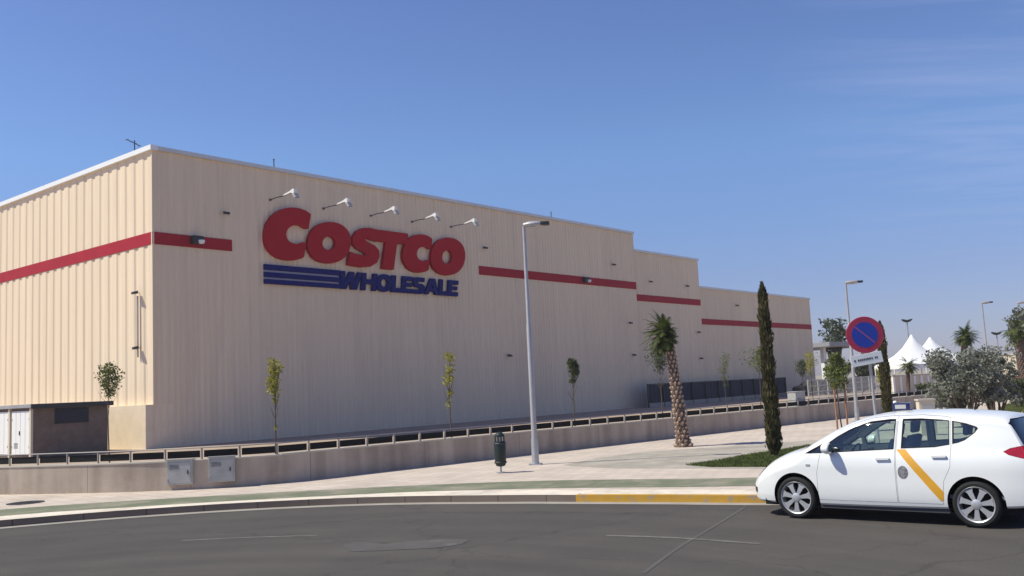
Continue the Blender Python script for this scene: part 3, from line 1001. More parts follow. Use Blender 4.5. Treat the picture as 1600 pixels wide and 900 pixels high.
twin_lamp(1417, 500, 96, 'distant two headed lamp standing above the white tent peaks')
twin_lamp(1557, 520, 100, 'distant two headed lamp between the olive tree and the right edge')


# ================================================================== LITTER BIN
p = G(783, 739, .12)
B = empty('litter_bin', (p.x, p.y, .12), R(20), 'dark green litter bin on a thin post left of the tall street lamp', 'litter bin')
mb = MB(); mb.tube([(0, 0.0, 0), (0, 0.0, .95)], 0.025, 8); mb.box((0, 0, .01), (.2, .2, .02)); mb.build('post', M['galv'], B)
mb = MB(); mb.lathe([(0.05, .16), (0.115, .18), (0.14, .26), (0.15, .55), (0.15, .74), (0.14, .78)], 18); mb.build('body', M['bin'], B, smooth=True)
for z in (.24, .70):
    mb = MB(); mb.lathe([(0.150, z), (0.158, z + .01), (0.158, z + .035), (0.150, z + .045)], 18); mb.build('hoop', M['dark'], B)
mb = MB(); mb.lathe([(0.125, .90), (0.12, .95), (0.07, 1.0), (0.02, 1.02)], 18)
for a_ in (0, 90, 180, 270): mb.box((.115 * math.cos(R(a_)), .115 * math.sin(R(a_)), .84), (.025, .025, .14), R(a_))
mb.build('lid', M['bin'], B, smooth=True)

# manhole
p = G(40, 786, .12)
mb = MB(); mb.lathe([(0.01, 0.0), (0.34, 0.0), (0.36, .002), (0.40, .004)], 28); mb.add([(0, 0, 0.006)], []);
mh = MB(); mh.lathe([(0.40, 0), (0.40, 0.012), (0.33, 0.012), (0.01, 0.010)], 28)
for k in range(-3, 4): mh.box((k * .09, 0, .014), (.03, 0.5 - abs(k) * .05, .006))
o = mh.build('manhole_cover', M['dark']); o.location = (p.x, p.y, .12)
tag(o, 'round dark manhole cover in the pavement at the far left', 'manhole cover')


# ================================================================== ROAD MARKINGS
def quad_px(name, pts, z, m, kind='structure'):
    return sheet(name, [G(x, y, z) for x, y in pts], z, m, kind)


def dash_line(px_pts, w):
    path = spline([G(x, y, 0) for x, y in px_pts], 6)
    return strip('road_marking', path, -w / 2, w / 2, 0.005, M['dash'])


dash_line([(948, 837), (1060, 841), (1188, 850)], 0.10)
dash_line([(285, 845), (390, 840), (495, 837)], 0.09)
th = strip('road_marking', spline([G(x, y, 0) for x, y in [(1165, 792), (1110, 826), (1060, 856), (1005, 896)]], 5), -.03, .03, 0.004, M['thin'])
quad_px('road_patch', [(535, 852), (560, 846), (600, 850), (640, 845), (690, 842), (735, 843), (722, 850), (680, 856), (600, 860), (548, 862)], 0.0045, M['patch'])

# ================================================================== PLANTING BEDS
gpoly = [(1072, 727), (1105, 723), (1135, 718), (1160, 713), (1200, 707), (1262, 697), (1330, 700), (1370, 712), (1340, 728), (1250, 730), (1180, 730), (1110, 730)]
sheet('gravel_bed', [G(x, y) for x, y in [(880, 727), (930, 716), (1010, 706), (1100, 700), (1180, 695), (1270, 688), (1400, 686), (1440, 700), (1400, 730), (1250, 733), (1100, 732), (960, 732)]], .123, M['soil'])
sheet('grass_soil', [G(x, y) for x, y in gpoly], .127, M['grassbase'])
rnd = random.Random(4)


def inside(p, poly):
    c = False; j = len(poly) - 1
    for i in range(len(poly)):
        if (poly[i][1] > p[1]) != (poly[j][1] > p[1]) and p[0] < (poly[j][0] - poly[i][0]) * (p[1] - poly[i][1]) / (poly[j][1] - poly[i][1]) + poly[i][0]:
            c = not c
        j = i
    return c


def grass(polys, n, h, name, lab):
    vs, fs = [], []
    for poly in polys:
        P = [G(x, y) for x, y in poly]
        pp = [(q.x, q.y) for q in P]
        x0, x1 = min(q[0] for q in pp), max(q[0] for q in pp); y0, y1 = min(q[1] for q in pp), max(q[1] for q in pp)
        k = 0; guard = 0
        while k < n and guard < n * 12:
            guard += 1
            x, y = rnd.uniform(x0, x1), rnd.uniform(y0, y1)
            if not inside((x, y), pp): continue
            k += 1
            a = rnd.uniform(0, 6.28); hh = h * rnd.uniform(.5, 1.3); w = 0.012
            dx, dy = math.cos(a) * w, math.sin(a) * w
            lx, ly = rnd.uniform(-.04, .04), rnd.uniform(-.04, .04)
            b_ = len(vs)
            vs += [(x - dx, y - dy, .125), (x + dx, y + dy, .125), (x + lx, y + ly, .125 + hh)]
            fs.append((b_, b_ + 1, b_ + 2))
    me = bpy.data.meshes.new(name); me.from_pydata(vs, [], fs)
    o = link(name, me, None, M['grass'])
    return tag(o, lab, 'grass', None, 'stuff')


grass([gpoly], 24000, .06, 'grass', 'green grass patch at the foot of the big cypress behind the taxi')


# ================================================================== TREES
def leaves(mb, c, r, n, size, rnd, sq=(1, 1, 1), up=0.0, mi=0, aspect=1.8, mats=1):
    for _ in range(n):
        while True:
            d = Vector((rnd.uniform(-1, 1), rnd.uniform(-1, 1), rnd.uniform(-1, 1)))
            if 0.05 < d.length < 1: break
        d = d * (d.length ** -0.35)
        p = Vector(c) + Vector((d.x * r * sq[0], d.y * r * sq[1], d.z * r * sq[2]))
        a = Vector((rnd.gauss(0, 1), rnd.gauss(0, 1), rnd.gauss(0, 1) + up)).normalized()
        b = a.cross(Vector((rnd.gauss(0, 1), rnd.gauss(0, 1), rnd.gauss(0, 1)))).normalized()
        s = size * rnd.uniform(.6, 1.3)
        a *= s * aspect / 2; b *= s / 2
        mb.add([p - a, p + b, p + a, p - b], [(0, 1, 2, 3)], mi if mats == 1 else rnd.randrange(mats))


def sapling(seed, h, crown, cw, leafm, n=500, size=0.06, stem=0.022, bend=0.1):
    """slender young tree; crown = list of (height fraction, radius, density)"""
    rnd = random.Random(seed)
    root = empty('young_tree', (0, 0, 0))
    pts = []
    bx, by = rnd.uniform(-bend, bend), rnd.uniform(-bend, bend)
    for k in range(7):
        f = k / 6
        pts.append((bx * math.sin(f * 3), by * f * f, h * .93 * f))
    mb = MB(); mb.tube(pts, [stem * (1.3 - f * .15) for f in range(7)], 6)
    for k in range(14):
        f = rnd.uniform(.5, .9); a = rnd.uniform(0, 6.28)
        b0 = Vector((bx * math.sin(f * 3), by * f * f, h * .93 * f))
        mb.tube([b0, b0 + Vector((math.cos(a) * cw * .5, math.sin(a) * cw * .5, h * .07)), b0 + Vector((math.cos(a) * cw * .8, math.sin(a) * cw * .8, h * .13))], [stem * .5, stem * .3, stem * .15], 4)
    mb.build('trunk', M['trunk'], root)
    mb = MB()
    for (f, r_, dens) in crown:
        for q in range(5):
            a = rnd.uniform(0, 6.28); rr = rnd.uniform(0, r_ * .8)
            leaves(mb, (bx * math.sin(f * 3) + rr * math.cos(a), by * f * f + rr * math.sin(a), h * f + rnd.uniform(-.08, .08)), r_ * rnd.uniform(.5, .95), int(n * dens / 6), size, rnd)
    mb.build('crown', leafm, root, fix=False)
    return root


def put_sapling(px, ytop, depth, lab, kind, zg=0.2, grp='young trees planted between wall and warehouse', seed=1, cwpx=25):
    top = AT(px, ytop, depth)
    h = top.z - zg
    cw = cwpx / CF * depth / 2
    if kind == 'yel':
        cr = [(.97, cw * .75, .22), (.9, cw, .35), (.82, cw * .9, .3), (.74, cw * .8, .25), (.64, cw * .4, .08), (.4, cw * .3, .03)]
        o = sapling(seed, h, cr, cw, M['leaf_yel'], 800, .045)
    elif kind == 'thin':
        cr = [(.97, cw * .9, .3), (.86, cw * .7, .2), (.74, cw, .3), (.60, cw * .6, .12), (.5, cw * .7, .08)]
        o = sapling(seed, h, cr, cw, M['leaf_yel'] if seed == 8 else M['leaf_mid'], 700, .045)
    else:
        cr = [(.96, cw * .7, .3), (.9, cw * 1.1, .5), (.82, cw * .9, .4), (.72, cw * .5, .15)]
        o = sapling(seed, h, cr, cw, M['leaf_mid'] if kind == 'round' else M['leaf_dark'], 900, .055)
    o.location = (top.x, top.y, zg)
    tag(o, lab, 'tree', grp)
    return o


put_sapling(171, 571, 34, 'young green leafed tree rising behind the right end of the brown kiosk', 'round', seed=3, cwpx=36)
put_sapling(427, 564, 26.6, 'yellow green young tree left of the sign against the shaded wall', 'yel', seed=5, cwpx=24)
put_sapling(702, 555, 31.5, 'thin young tree below the last letters of the sign', 'thin', seed=8, cwpx=20)
put_sapling(893, 560, 36, 'thin dark young tree between the street lamp and the palm', 'dark', seed=9, cwpx=22)
put_sapling(1029, 545, 46, 'dark leafed young tree just left of the palm trunk', 'dark', seed=12, cwpx=34)
put_sapling(1131, 556, 60, 'sparse young tree in front of the slate fence', 'thin', seed=14, cwpx=20)
put_sapling(1181, 547, 52, 'bushy young tree just left of the tall cypress', 'round', seed=15, cwpx=34)
put_sapling(1265, 552, 58, 'yellowish young tree right of the tall cypress, behind the wall', 'yel', seed=16, cwpx=24)
put_sapling(1252, 565, 66, 'small dark young tree behind the tall grey cabinet', 'dark', seed=17, cwpx=22)


def staked_tree(px, ytop, depth, lab, seed):
    top = AT(px, ytop, depth)
    h = top.z - .12
    cr = [(.95, .25, .4), (.86, .38, .7), (.74, .36, .7), (.62, .28, .5)]
    o = sapling(seed, h, cr, .35, M['leaf_mid'], 800, .055)
    o.location = (top.x, top.y, .12)
    for s in (-.18, .18):
        mb = MB(); mb.tube([(s, -.05, 0), (s * 1.05, -.05, 1.75)], 0.035, 7); mb.build('stake', M['stake'], o)
    tag(o, lab, 'tree', 'staked trees on the pavement')


staked_tree(1306, 552, 33.5, 'young tree tied to two reddish stakes left of the no parking sign', 21)
put_sapling(1374, 575, 47, 'narrow young tree with reddish stem between the sign posts and the far cypress', 'yel', zg=.12, grp='staked trees on the pavement', seed=23, cwpx=16)


# ---- cypress
def cypress(px, ytop, ybase, depth, wpx, lab, seed):
    rnd = random.Random(seed)
    base = AT(px, ybase, depth); top = AT(px, ytop, depth)
    h = top.z - .12
    w = wpx / CF * depth / 2
    root = empty('cypress', (base.x, base.y, .12), 0, lab, 'tree', 'cypresses')
    mb = MB(); mb.tube([(0, 0, 0), (0, 0, h * .9)], [0.07, 0.015], 8); mb.build('trunk', M['trunk'], root)
    mb = MB()
    n = int(h * 1500)
    for _ in range(n):
        f = rnd.random() ** .9
        z = .12 + f * (h - .12)
        rr = w * min(1, (f * 14 + .45)) * (1 - max(0, f - .5) / .5 * .36) * (0.90 + .10 * math.sin(z * 4.1 + seed) * math.sin(z * 2.3) + .06 * math.sin(z * 9.0))
        if f > .93: rr *= max(.12, (1 - f) / .07)
        a = rnd.uniform(0, 6.28)
        bulge = 1 + .14 * math.sin(a * 3 + z * 4) * math.sin(z * 3.1 + a)
        rad = rr * bulge * (rnd.random() ** .35) * (1.35 if rnd.random() < .04 else 1)
        p = Vector((math.cos(a) * rad, math.sin(a) * rad, z))
        up = Vector((math.cos(a) * .25 + rnd.gauss(0, .2), math.sin(a) * .25 + rnd.gauss(0, .2), 1)).normalized() * rnd.uniform(.05, .12)
        sd = up.cross(Vector((rnd.gauss(0, 1), rnd.gauss(0, 1), 0))).normalized() * rnd.uniform(.012, .03)
        mb.add([p - up, p + sd, p + up, p - sd], [(0, 1, 2, 3)])
    mb.build('crown', M['cypress'], root, fix=False)


p = G(1219, 714, .12)
cypress(1211, 443, 714, p.y, 22, 'tall slim dark cypress growing from the grass patch beside the taxi bonnet', 31)
cypress(1387, 503, 640, 38, 16, 'slim dark cypress directly right of the no parking sign', 33)


# ---- palms
def frond(mb, base, az, el, length, droop, rnd, wid=.16, n=12, mi=0):
    d = Vector((math.cos(az) * math.cos(el), math.sin(az) * math.cos(el), math.sin(el)))
    side = d.cross(Vector((0, 0, 1))).normalized()
    pts = []
    p = Vector(base)
    for k in range(n + 1):
        pts.append(p.copy())
        d = (d + Vector((0, 0, -droop / n))).normalized()
        p += d * (length / n)
    for k in range(n):
        a, b = pts[k], pts[k + 1]
        mb.add([a - side * .008, a + side * .008, b + side * .006, b - side * .006], [(0, 1, 2, 3)], mi)
        f = (k + .5) / n
        if f < .15: continue
        w = wid * math.sin(math.pi * min(1, f * .85 + .12)) * rnd.uniform(.8, 1.15)
        dr = (b - a).normalized()
        for s in (-1, 1):
            for j in (0.2, 0.7):
                q = a.lerp(b, j)
                tip = q + side * s * w + dr * w * .75 + Vector((0, 0, -w * rnd.uniform(.1, .5)))
                mb.add([q, q + dr * .03, tip], [(0, 1, 2)], mi)


def palm(loc, top, r0, r1, nf, fl, lab, seed, crown_shift=(0, 0), scars=True, grp=None, dry=.2, wid=.16, lean=(0, 0), elr=(-.5, 1.35)):
    rnd = random.Random(seed)
    root = empty('palm_tree', loc, 0, lab, 'palm tree', grp)
    top = Vector(top) - Vector(loc)
    mb = MB(); cut = MB()
    nr, ns = 60, 20
    vs, fs = [], []
    def ctr(f): return Vector((top.x * (f ** 1.25), top.y * f, top.z * f))
    def rad(f): return (r0 * (1 - f) ** .9 + r1 * f) * (1 + .55 * math.exp(-f * 22)) * (1.0)
    for i in range(nr + 1):
        f = i / nr
        c = ctr(f)
        for k in range(ns):
            a = 2 * math.pi * k / ns
            r_ = rad(f) * (1 + (.10 if (k + i // 2) % 2 else -.05) + rnd.uniform(-.05, .05))
            vs.append((c.x + math.cos(a) * r_, c.y + math.sin(a) * r_, c.z + rnd.uniform(-.01, .01)))
    for i in range(nr):
        for k in range(ns):
            k2 = (k + 1) % ns
            fs.append((i * ns + k, i * ns + k2, (i + 1) * ns + k2, (i + 1) * ns + k))
    mb.add(vs, fs); mb.build('trunk', M['palmbark'], root)
    if scars:
        rows = 26
        for i in range(rows):
            f = (i + .3) / rows
            c = ctr(f)
            for k in range(7):
                a = 2 * math.pi * (k + (i % 2) * .5) / 7 + rnd.uniform(-.1, .1)
                o_ = Vector((math.cos(a), math.sin(a), 0)); s_ = Vector((-math.sin(a), math.cos(a), 0))
                w = rad(f) * .30; hgt = top.z / rows * .55
                q = c + o_ * rad(f) * .98
                tipv = o_ * (.045 + .03 * rnd.random()) + Vector((0, 0, hgt * .6))
                if rnd.random() < .93:
                    cut.add([q - s_ * w, q - Vector((0, 0, hgt)), q + s_ * w, q + Vector((0, 0, hgt)), q + tipv - s_ * w * .6, q + tipv + s_ * w * .6, q + tipv - Vector((0, 0, hgt * .5))],
                            [(0, 1, 6, 4), (1, 2, 5, 6), (4, 6, 5), (0, 4, 3), (4, 5, 3), (5, 2, 3)])
        cut.build('leaf_scars', M['cut'], root)
    cr = MB()
    for k in range(nf):
        az = rnd.uniform(0, 6.28)
        el = rnd.uniform(*elr)
        L = fl * rnd.uniform(.7, 1.1) * (1.0 if el > 0 else .85)
        L *= 1 - .45 * math.cos(az) * (1 if lean[0] < 0 else 0) * .8
        frond(cr, top + Vector((lean[0] * .25, 0, rnd.uniform(-.25, .12))), az, el, L, rnd.uniform(.8, 1.9), rnd, wid, mi=1 if rnd.random() < dry else 0)
    o = cr.build('crown', [M['palm'], M['palm_dry']], root, fix=False)
    return root


pb = G(1068, 698, .12)
pt = AT(1043, 520, pb.y - .1)
palm((pb.x, pb.y, .12), pt, .185, .10, 175, .66, 'young palm with leaning scarred trunk and small tufted crown on the pavement', 41, grp=None, dry=.14, wid=.17, lean=(-.28, 0), elr=(-1.0, 1.45))
pb2 = AT(1503, 600, 58); pt2 = AT(1508, 524, 58)
palm((pb2.x, pb2.y, .12), pt2, .2, .17, 100, .95, 'yellowish palm crown rising behind the grey olive tree', 42, scars=False, dry=.6, grp='palms in the background', wid=.22)
pb3 = AT(1600, 600, 50); pt3 = AT(1590, 517, 50)
palm((pb3.x, pb3.y, .12), pt3, .2, .2, 60, 1.0, 'dark palm at the right edge of the view', 43, scars=False, dry=.05, grp='palms in the background', wid=.22)
pb4 = AT(1418, 605, 62); pt4 = AT(1419, 570, 62)
palm((pb4.x, pb4.y, .12), pt4, .12, .09, 50, .8, 'small palm in front of the white tent', 44, scars=False, dry=.1, grp='palms in the background', wid=.2)


# ---- olive tree & other background trees
def bush_tree(name, px, ytop, depth, wpx, lab, seed, leafm, n, size, trunks=3, zg=.12, cat='tree', grp=None, low=.2, airy=1.0):
    rnd = random.Random(seed)
    top = AT(px, ytop, depth); h = top.z - zg; w = wpx / CF * depth / 2
    root = empty(name, (top.x, top.y, zg), 0, lab, cat, grp)
    tb = MB(); cb = MB()
    tips = []
    for t in range(trunks):
        a = rnd.uniform(0, 6.28)
        b0 = Vector((math.cos(a) * .12, math.sin(a) * .12, 0))
        for s in range(5):
            a2 = a + rnd.uniform(-1.2, 1.2); rr = w * rnd.uniform(.25, .85); zz = h * rnd.uniform(low + .15, .95)
            tip = Vector((math.cos(a2) * rr, math.sin(a2) * rr, zz))
            mid = b0.lerp(tip, .5) + Vector((rnd.uniform(-.1, .1), rnd.uniform(-.1, .1), h * .06))
            tb.tube([b0, b0.lerp(mid, .5) + Vector((0, 0, h * .05)), mid, tip], [.06 * h / 3, .045 * h / 3, .03 * h / 3, .012 * h / 3], 6)
            tips.append(tip); tips.append(mid.lerp(tip, .6))
    tb.build('trunk', M['trunk'], root)
    for tip in tips:
        leaves(cb, tip, w * .33 * airy, n // len(tips) // 2, size, rnd, (1, 1, .9), .3)
    for k in range(24):
        a = rnd.uniform(0, 6.28); f = rnd.uniform(low, 1.0)
        rr = w * math.sqrt(max(.05, 1 - ((f - .5) / .62) ** 2)) * rnd.uniform(.35, .95)
        leaves(cb, (math.cos(a) * rr, math.sin(a) * rr, h * (f * .94)), w * .25 * rnd.uniform(.6, 1.2) * airy, n // 48, size, rnd, (1, 1, .8), .3)
    cb.build('crown', leafm, root, fix=False)
    return root


bush_tree('olive_tree', 1500, 548, 33, 108, 'bushy grey green olive tree behind the taxi roof', 51, M['olive'], 10000, .07, 4)
bush_tree('olive_tree', 1547, 545, 34.5, 78, 'grey green olive tree with bare dark stems, the right one of the two', 52, M['olive'], 5500, .065, 4, low=.32)
bush_tree('distant_tree', 1591, 474, 64, 46, 'airy grey green tree crown high at the right edge', 53, M['olive'], 900, .16, 3, low=.55, airy=1.3, grp='trees beyond the plaza')
bush_tree('distant_tree', 1300, 496, 120, 46, 'thin airy tree crown above the far canopy', 54, M['leaf_dark'], 1100, .26, 3, low=.55, airy=1.2, grp='trees beyond the plaza')
bush_tree('distant_tree', 1306, 556, 96, 44, 'small green tree under the far canopy', 55, M['leaf_mid'], 1300, .2, 3, grp='trees beyond the plaza')
bush_tree('distant_tree', 1345, 560, 105, 56, 'dark tree mass behind the plate of the no parking sign', 56, M['leaf_dark'], 1800, .2, 3, grp='trees beyond the plaza')
bush_tree('hedge_shrub', 1588, 588, 46, 40, 'dark shrub in front of the rust brown wall at the right edge', 57, M['leaf_dark'], 1300, .1, 3, grp='shrubs at the right')
bush_tree('hedge_shrub', 1449, 600, 60, 40, 'dark green shrub below the white tents beside the olive tree', 58, M['leaf_dark'], 1300, .13, 3, grp='shrubs at the right')


# ================================================================== NO PARKING SIGN
SD = 20.0
pc = AT(1352, 523, SD)
bp_ = AT(1358, 575, SD)
rs = MB()
NS = empty('no_parking_sign', (bp_.x + .10, SD + .06, .12), R(-4), 'round blue no parking sign with red rim and slash above a crooked white plate', 'road sign')
zc = pc.z - .12
lx = pc.x - (bp_.x + .10)
mb = MB(); mb.tube([(0, 0, 0), (lx * .6, 0, zc + .3)], .032, 10); mb.build('post', M['galv_l'], NS, smooth=True)
disc = MB(); disc.lathe([(0.385, -.05), (0.39, -.04), (0.385, -.03)], 40, (lx, -.0, zc), 'Y'); dd = disc.build('disc', M['traffic_red'], NS)
ri = MB(); ri.lathe([(0.272, -.054), (0.272, -.05)], 40, (lx, 0, zc), 'Y'); ri.build('blue_field', M['traffic_blue'], dd)
sl = MB(); sl.box((lx, -.057, zc), (.52, .004, .030), mat4=Matrix.Rotation(R(42), 3, 'Y')); sl.build('slash', M['slash'], dd)
bk = MB(); bk.lathe([(0.36, -.028), (0.36, -.012)], 24, (lx, 0, zc), 'Y'); bk.build('back_plate', M['galv'], NS)
plc = AT(1355, 561, SD); plz = plc.z - .12
rot = Matrix.Rotation(R(-8), 3, 'Y')
pm = MB(); pm.box((plc.x - (bp_.x + .10), -.045, plz), (.66, .02, .235), mat4=rot); po = bevel(pm.build('plate', M['white'], NS), .004)
tm = MB()
rr = random.Random(2)
xx = -.25
while xx < .24:
    w = rr.uniform(.018, .034)
    if rr.random() > .12:
        v = rot @ Vector((xx, 0, -.0))
        tm.box((plc.x - (bp_.x + .10) + v.x, -.057, plz + v.z), (w, .003, .045), mat4=rot)
    xx += w + .012
tm.build('lettering', M['letter_black'], po)
for z in (plz, zc):
    mb = MB(); mb.box((lx * .6, -.02, z), (.10, .05, .04)); mb.build('clamp', M['galv'], NS)


# ================================================================== FAR RIGHT BACKGROUND
def tent(px, ypk, depth, w, zeave, lab, seed):
    pk = AT(px, ypk, depth)
    root = empty('marquee_tent', (pk.x, pk.y, .12), R(12), lab, 'tent', 'white peaked tents')
    h = pk.z - .12; ze = zeave - .12
    mb = MB(); vs = []; fs = []
    rings = [(1.0, 0), (.80, .12), (.55, .30), (.32, .55), (.14, .82), (.03, 1.0)]
    nseg = 16
    for f, q in rings:
        for k in range(nseg):
            t = 2 * math.pi * k / nseg
            c, s = math.cos(t), math.sin(t)
            m_ = max(abs(c), abs(s))
            sqx, sqy = c / m_, s / m_
            bl_ = f
            x_ = (sqx * bl_ + c * (1 - bl_)) * f * w / 2; y_ = (sqy * bl_ + s * (1 - bl_)) * f * w / 2
            vs.append((x_, y_, ze + (h - ze) * q ** .95))
    for i in range(len(rings) - 1):
        for k in range(nseg):
            fs.append((i * nseg + k, i * nseg + (k + 1) % nseg, (i + 1) * nseg + (k + 1) % nseg, (i + 1) * nseg + k))
    mb.add(vs, fs); mb.build('roof', M['tent'], root, smooth=True, fix=False)
    mb = MB()
    for a_, b_, c_, d_ in ((-1, -1, 1, -1), (1, -1, 1, 1), (1, 1, -1, 1), (-1, 1, -1, -1)):
        mb.add([(a_ * w / 2, b_ * w / 2, ze), (c_ * w / 2, d_ * w / 2, ze), (c_ * w / 2, d_ * w / 2, ze - .35), (a_ * w / 2, b_ * w / 2, ze - .35)], [(0, 1, 2, 3)])
    mb.build('valance', M['tent'], root, fix=False)
    for a_ in (-1, 1):
        for b_ in (-1, 1):
            mb = MB(); mb.tube([(a_ * w / 2 * .98, b_ * w / 2 * .98, 0), (a_ * w / 2 * .98, b_ * w / 2 * .98, ze)], .06, 6); mb.build('post', M['white'], root)
    return root


tent(1424, 523, 84, 4.8, 2.7, 'white peaked tent, the nearer left one behind the taxi', 1)
tent(1453, 527, 90, 5.0, 2.9, 'white peaked tent, the farther right one half hidden by the olive tree', 2)


def obox(name, p0, p1, z0, z1, th, m, lab, cat, extra=None, grp=None):
    a, b = Vector((p0.x, p0.y, 0)), Vector((p1.x, p1.y, 0))
    c = (a + b) / 2; d = b - a
    root = empty(name, (c.x, c.y, z0), math.atan2(d.y, d.x), lab, cat, grp)
    mb = MB(); mb.box((0, 0, (z1 - z0) / 2), (d.length, th, z1 - z0)); mb.build('wall_panel', m, root)
    mb = MB(); mb.box((0, 0, z1 - z0 + .05), (d.length + .1, th + .1, .1)); mb.build('coping', M['concrete2'], root)
    return root, d.length


r_, L_ = obox('garden_wall', AT(1393, 600, 76), AT(1478, 600, 80), .12, 1.75, .3, M['cream'], 'cream wall with pilasters below the white tents', 'wall')
for k in range(9):
    mb = MB(); mb.box((-L_ / 2 + k * L_ / 8, -.2, .8), (.22, .12, 1.6)); mb.build('pilaster', M['white'], r_)
obox('brick_wall', AT(1566, 600, 58), AT(1660, 600, 54), .12, 1.55, .3, M['brick'], 'rust brown wall at the right edge', 'wall')
obox('garden_wall', AT(1570, 590, 75), AT(1680, 590, 70), .12, 3.0, .3, M['cream'], 'pale cream wall behind the rust brown wall', 'wall')
# pale box near the taxi roof
pbx = AT(1446, 634, 30)
o = empty('service_box', (pbx.x, pbx.y, .12), R(-6), 'cream masonry meter box seen just above the taxi roof', 'cabinet')
mb = MB(); mb.box((0, 0, .55), (.48, .32, 1.10)); bevel(mb.build('housing', M['cream'], o), .01)
mb = MB(); mb.box((0, 0, 1.12), (.54, .38, .05)); mb.build('lid', M['concrete2'], o)
mb = MB(); mb.box((0, -.165, .7), (.34, .012, .5)); mb.build('door', M['cab'], o)
# garden light
pgl = AT(1541, 632, 27)
o = empty('bollard_light', (pgl.x, pgl.y, .12), 0, 'small round pale bollard light under the olive tree', 'bollard light')
mb = MB(); mb.tube([(0, 0, 0), (0, 0, .42)], .04, 10); mb.build('post', M['dark'], o, smooth=True)
mb = MB(); mb.lathe([(0.04, .42), (0.07, .46), (0.08, .51), (0.07, .56), (0.03, .60)], 14); mb.build('lamp_globe', M['white'], o, smooth=True)

# grass far right
grass([[(1560, 640), (1572, 633), (1600, 628), (1640, 628), (1640, 645), (1560, 646)]], 5000, .12, 'grass', 'narrow strip of grass at the right edge behind the taxi')

# canopy (filling station) beyond the building
cc = AT(1318, 538, 118)
CN = empty('canopy', (cc.x, cc.y, .12), R(38), 'far flat canopy on columns beyond the end of the warehouse', 'canopy')
ch = cc.z - .12
mb = MB(); mb.box((2, 6, ch), (13, 14, .55)); bevel(mb.build('roof', M['coping2'] if 'coping2' in M else M['kioskroof'], CN), .03)
for cx_, cy_ in ((-3, 1), (6, 1), (-3, 11), (6, 11)):
    mb = MB(); mb.box((cx_, cy_, ch / 2 - .14), (.5, .5, ch - .28)); mb.build('column', M['white'], CN)
mb = MB()
for q in (-3, 6):
    mb.box((q, 5.6, .8), (.9, .6, 1.6))
mb.build('pump', M['dark'], CN)


# fence along the yard right of the fence (grey mesh guard)
def mesh_fence():
    a, b = AT(1262, 600, 62), AT(1400, 600, 82)
    a.z = b.z = 0
    d = b - a; L = d.length
    root = empty('mesh_fence', (a.x, a.y, .2), math.atan2(d.y, d.x), 'pale grey railing fence beyond the yard right of the cypress', 'fence')
    k = 0
    while k * 2.2 < L:
        mb = MB(); mb.box((k * 2.2, 0, .85), (.07, .07, 1.7)); mb.build('post', M['galv_l'], root); k += 1
    mb = MB()
    for z in (.3, .85, 1.25, 1.65): mb.box((L / 2, 0, z), (L, .035, .05))
    n = int(L / .28)
    for i in range(n): mb.box((i * .28, 0, .95), (.03, .02, 1.4))
    mb.build('panel', M['galv'], root)


mesh_fence()


# low-detail distant parked cars seen over the wall
def far_car(px, py, depth, rz, lab, m):
    p = AT(px, py, depth)
    root = empty('parked_car', (p.x, p.y, .2), rz, lab, 'car', 'cars parked in the far yard')
    mb = MB()
    prof = [(-2.1, .35), (-2.15, .8), (-1.9, .98), (-1.45, 1.0), (-.95, 1.42), (.55, 1.45), (1.15, .98), (1.95, .82), (2.15, .6), (2.12, .3), (1.6, .22), (-1.6, .22)]
    mb.prism(prof, 'Y', -.82, .82); bevel(mb.build('body', m, root), .06)
    mb = MB()
    mb.prism([(-1.30, 1.02), (-.90, 1.36), (.5, 1.38), (.98, 1.02)], 'Y', -.835, .835); mb.build('window', M['louver'], root)
    for x_ in (-1.3, 1.3):
        for s in (-1, 1):
            w_ = MB(); w_.lathe([(.25, -.1), (.31, -.08), (.31, .08), (.25, .1)], 16, (x_, s * .76, .31), 'Y'); w_.build('wheel', M['tyre'], root)
    return root


far_car(1277, 622, 92, R(8), 'dark parked car seen over the wall right of the grey cabinet', M['dark'])
far_car(1338, 620, 98, R(12), 'dark parked car seen over the wall behind the no parking sign post', M['fence'])

# ================================================================== TAXI
def interp(tab, x):
    if x <= tab[0][0]: return tab[0][1]
    if x >= tab[-1][0]: return tab[-1][1]
    for i in range(len(tab) - 1):
        if x <= tab[i + 1][0]:
            x0, y0 = tab[i]; x1, y1 = tab[i + 1]
            t = (x - x0) / (x1 - x0)
            # monotone cubic (finite-difference tangents)
            def sl(j):
                if j <= 0 or j >= len(tab) - 1: return None
                a = (tab[j][1] - tab[j - 1][1]) / (tab[j][0] - tab[j - 1][0]); b = (tab[j + 1][1] - tab[j][1]) / (tab[j + 1][0] - tab[j][0])
                return 0 if a * b <= 0 else 2 * a * b / (a + b)
            m = (y1 - y0) / (x1 - x0)
            m0 = sl(i); m1 = sl(i + 1)
            m0 = m if m0 is None else m0; m1 = m if m1 is None else m1
            h = x1 - x0
            return (y0 * (2 * t ** 3 - 3 * t * t + 1) + m0 * h * (t ** 3 - 2 * t * t + t) + y1 * (-2 * t ** 3 + 3 * t * t) + m1 * h * (t ** 3 - t * t))


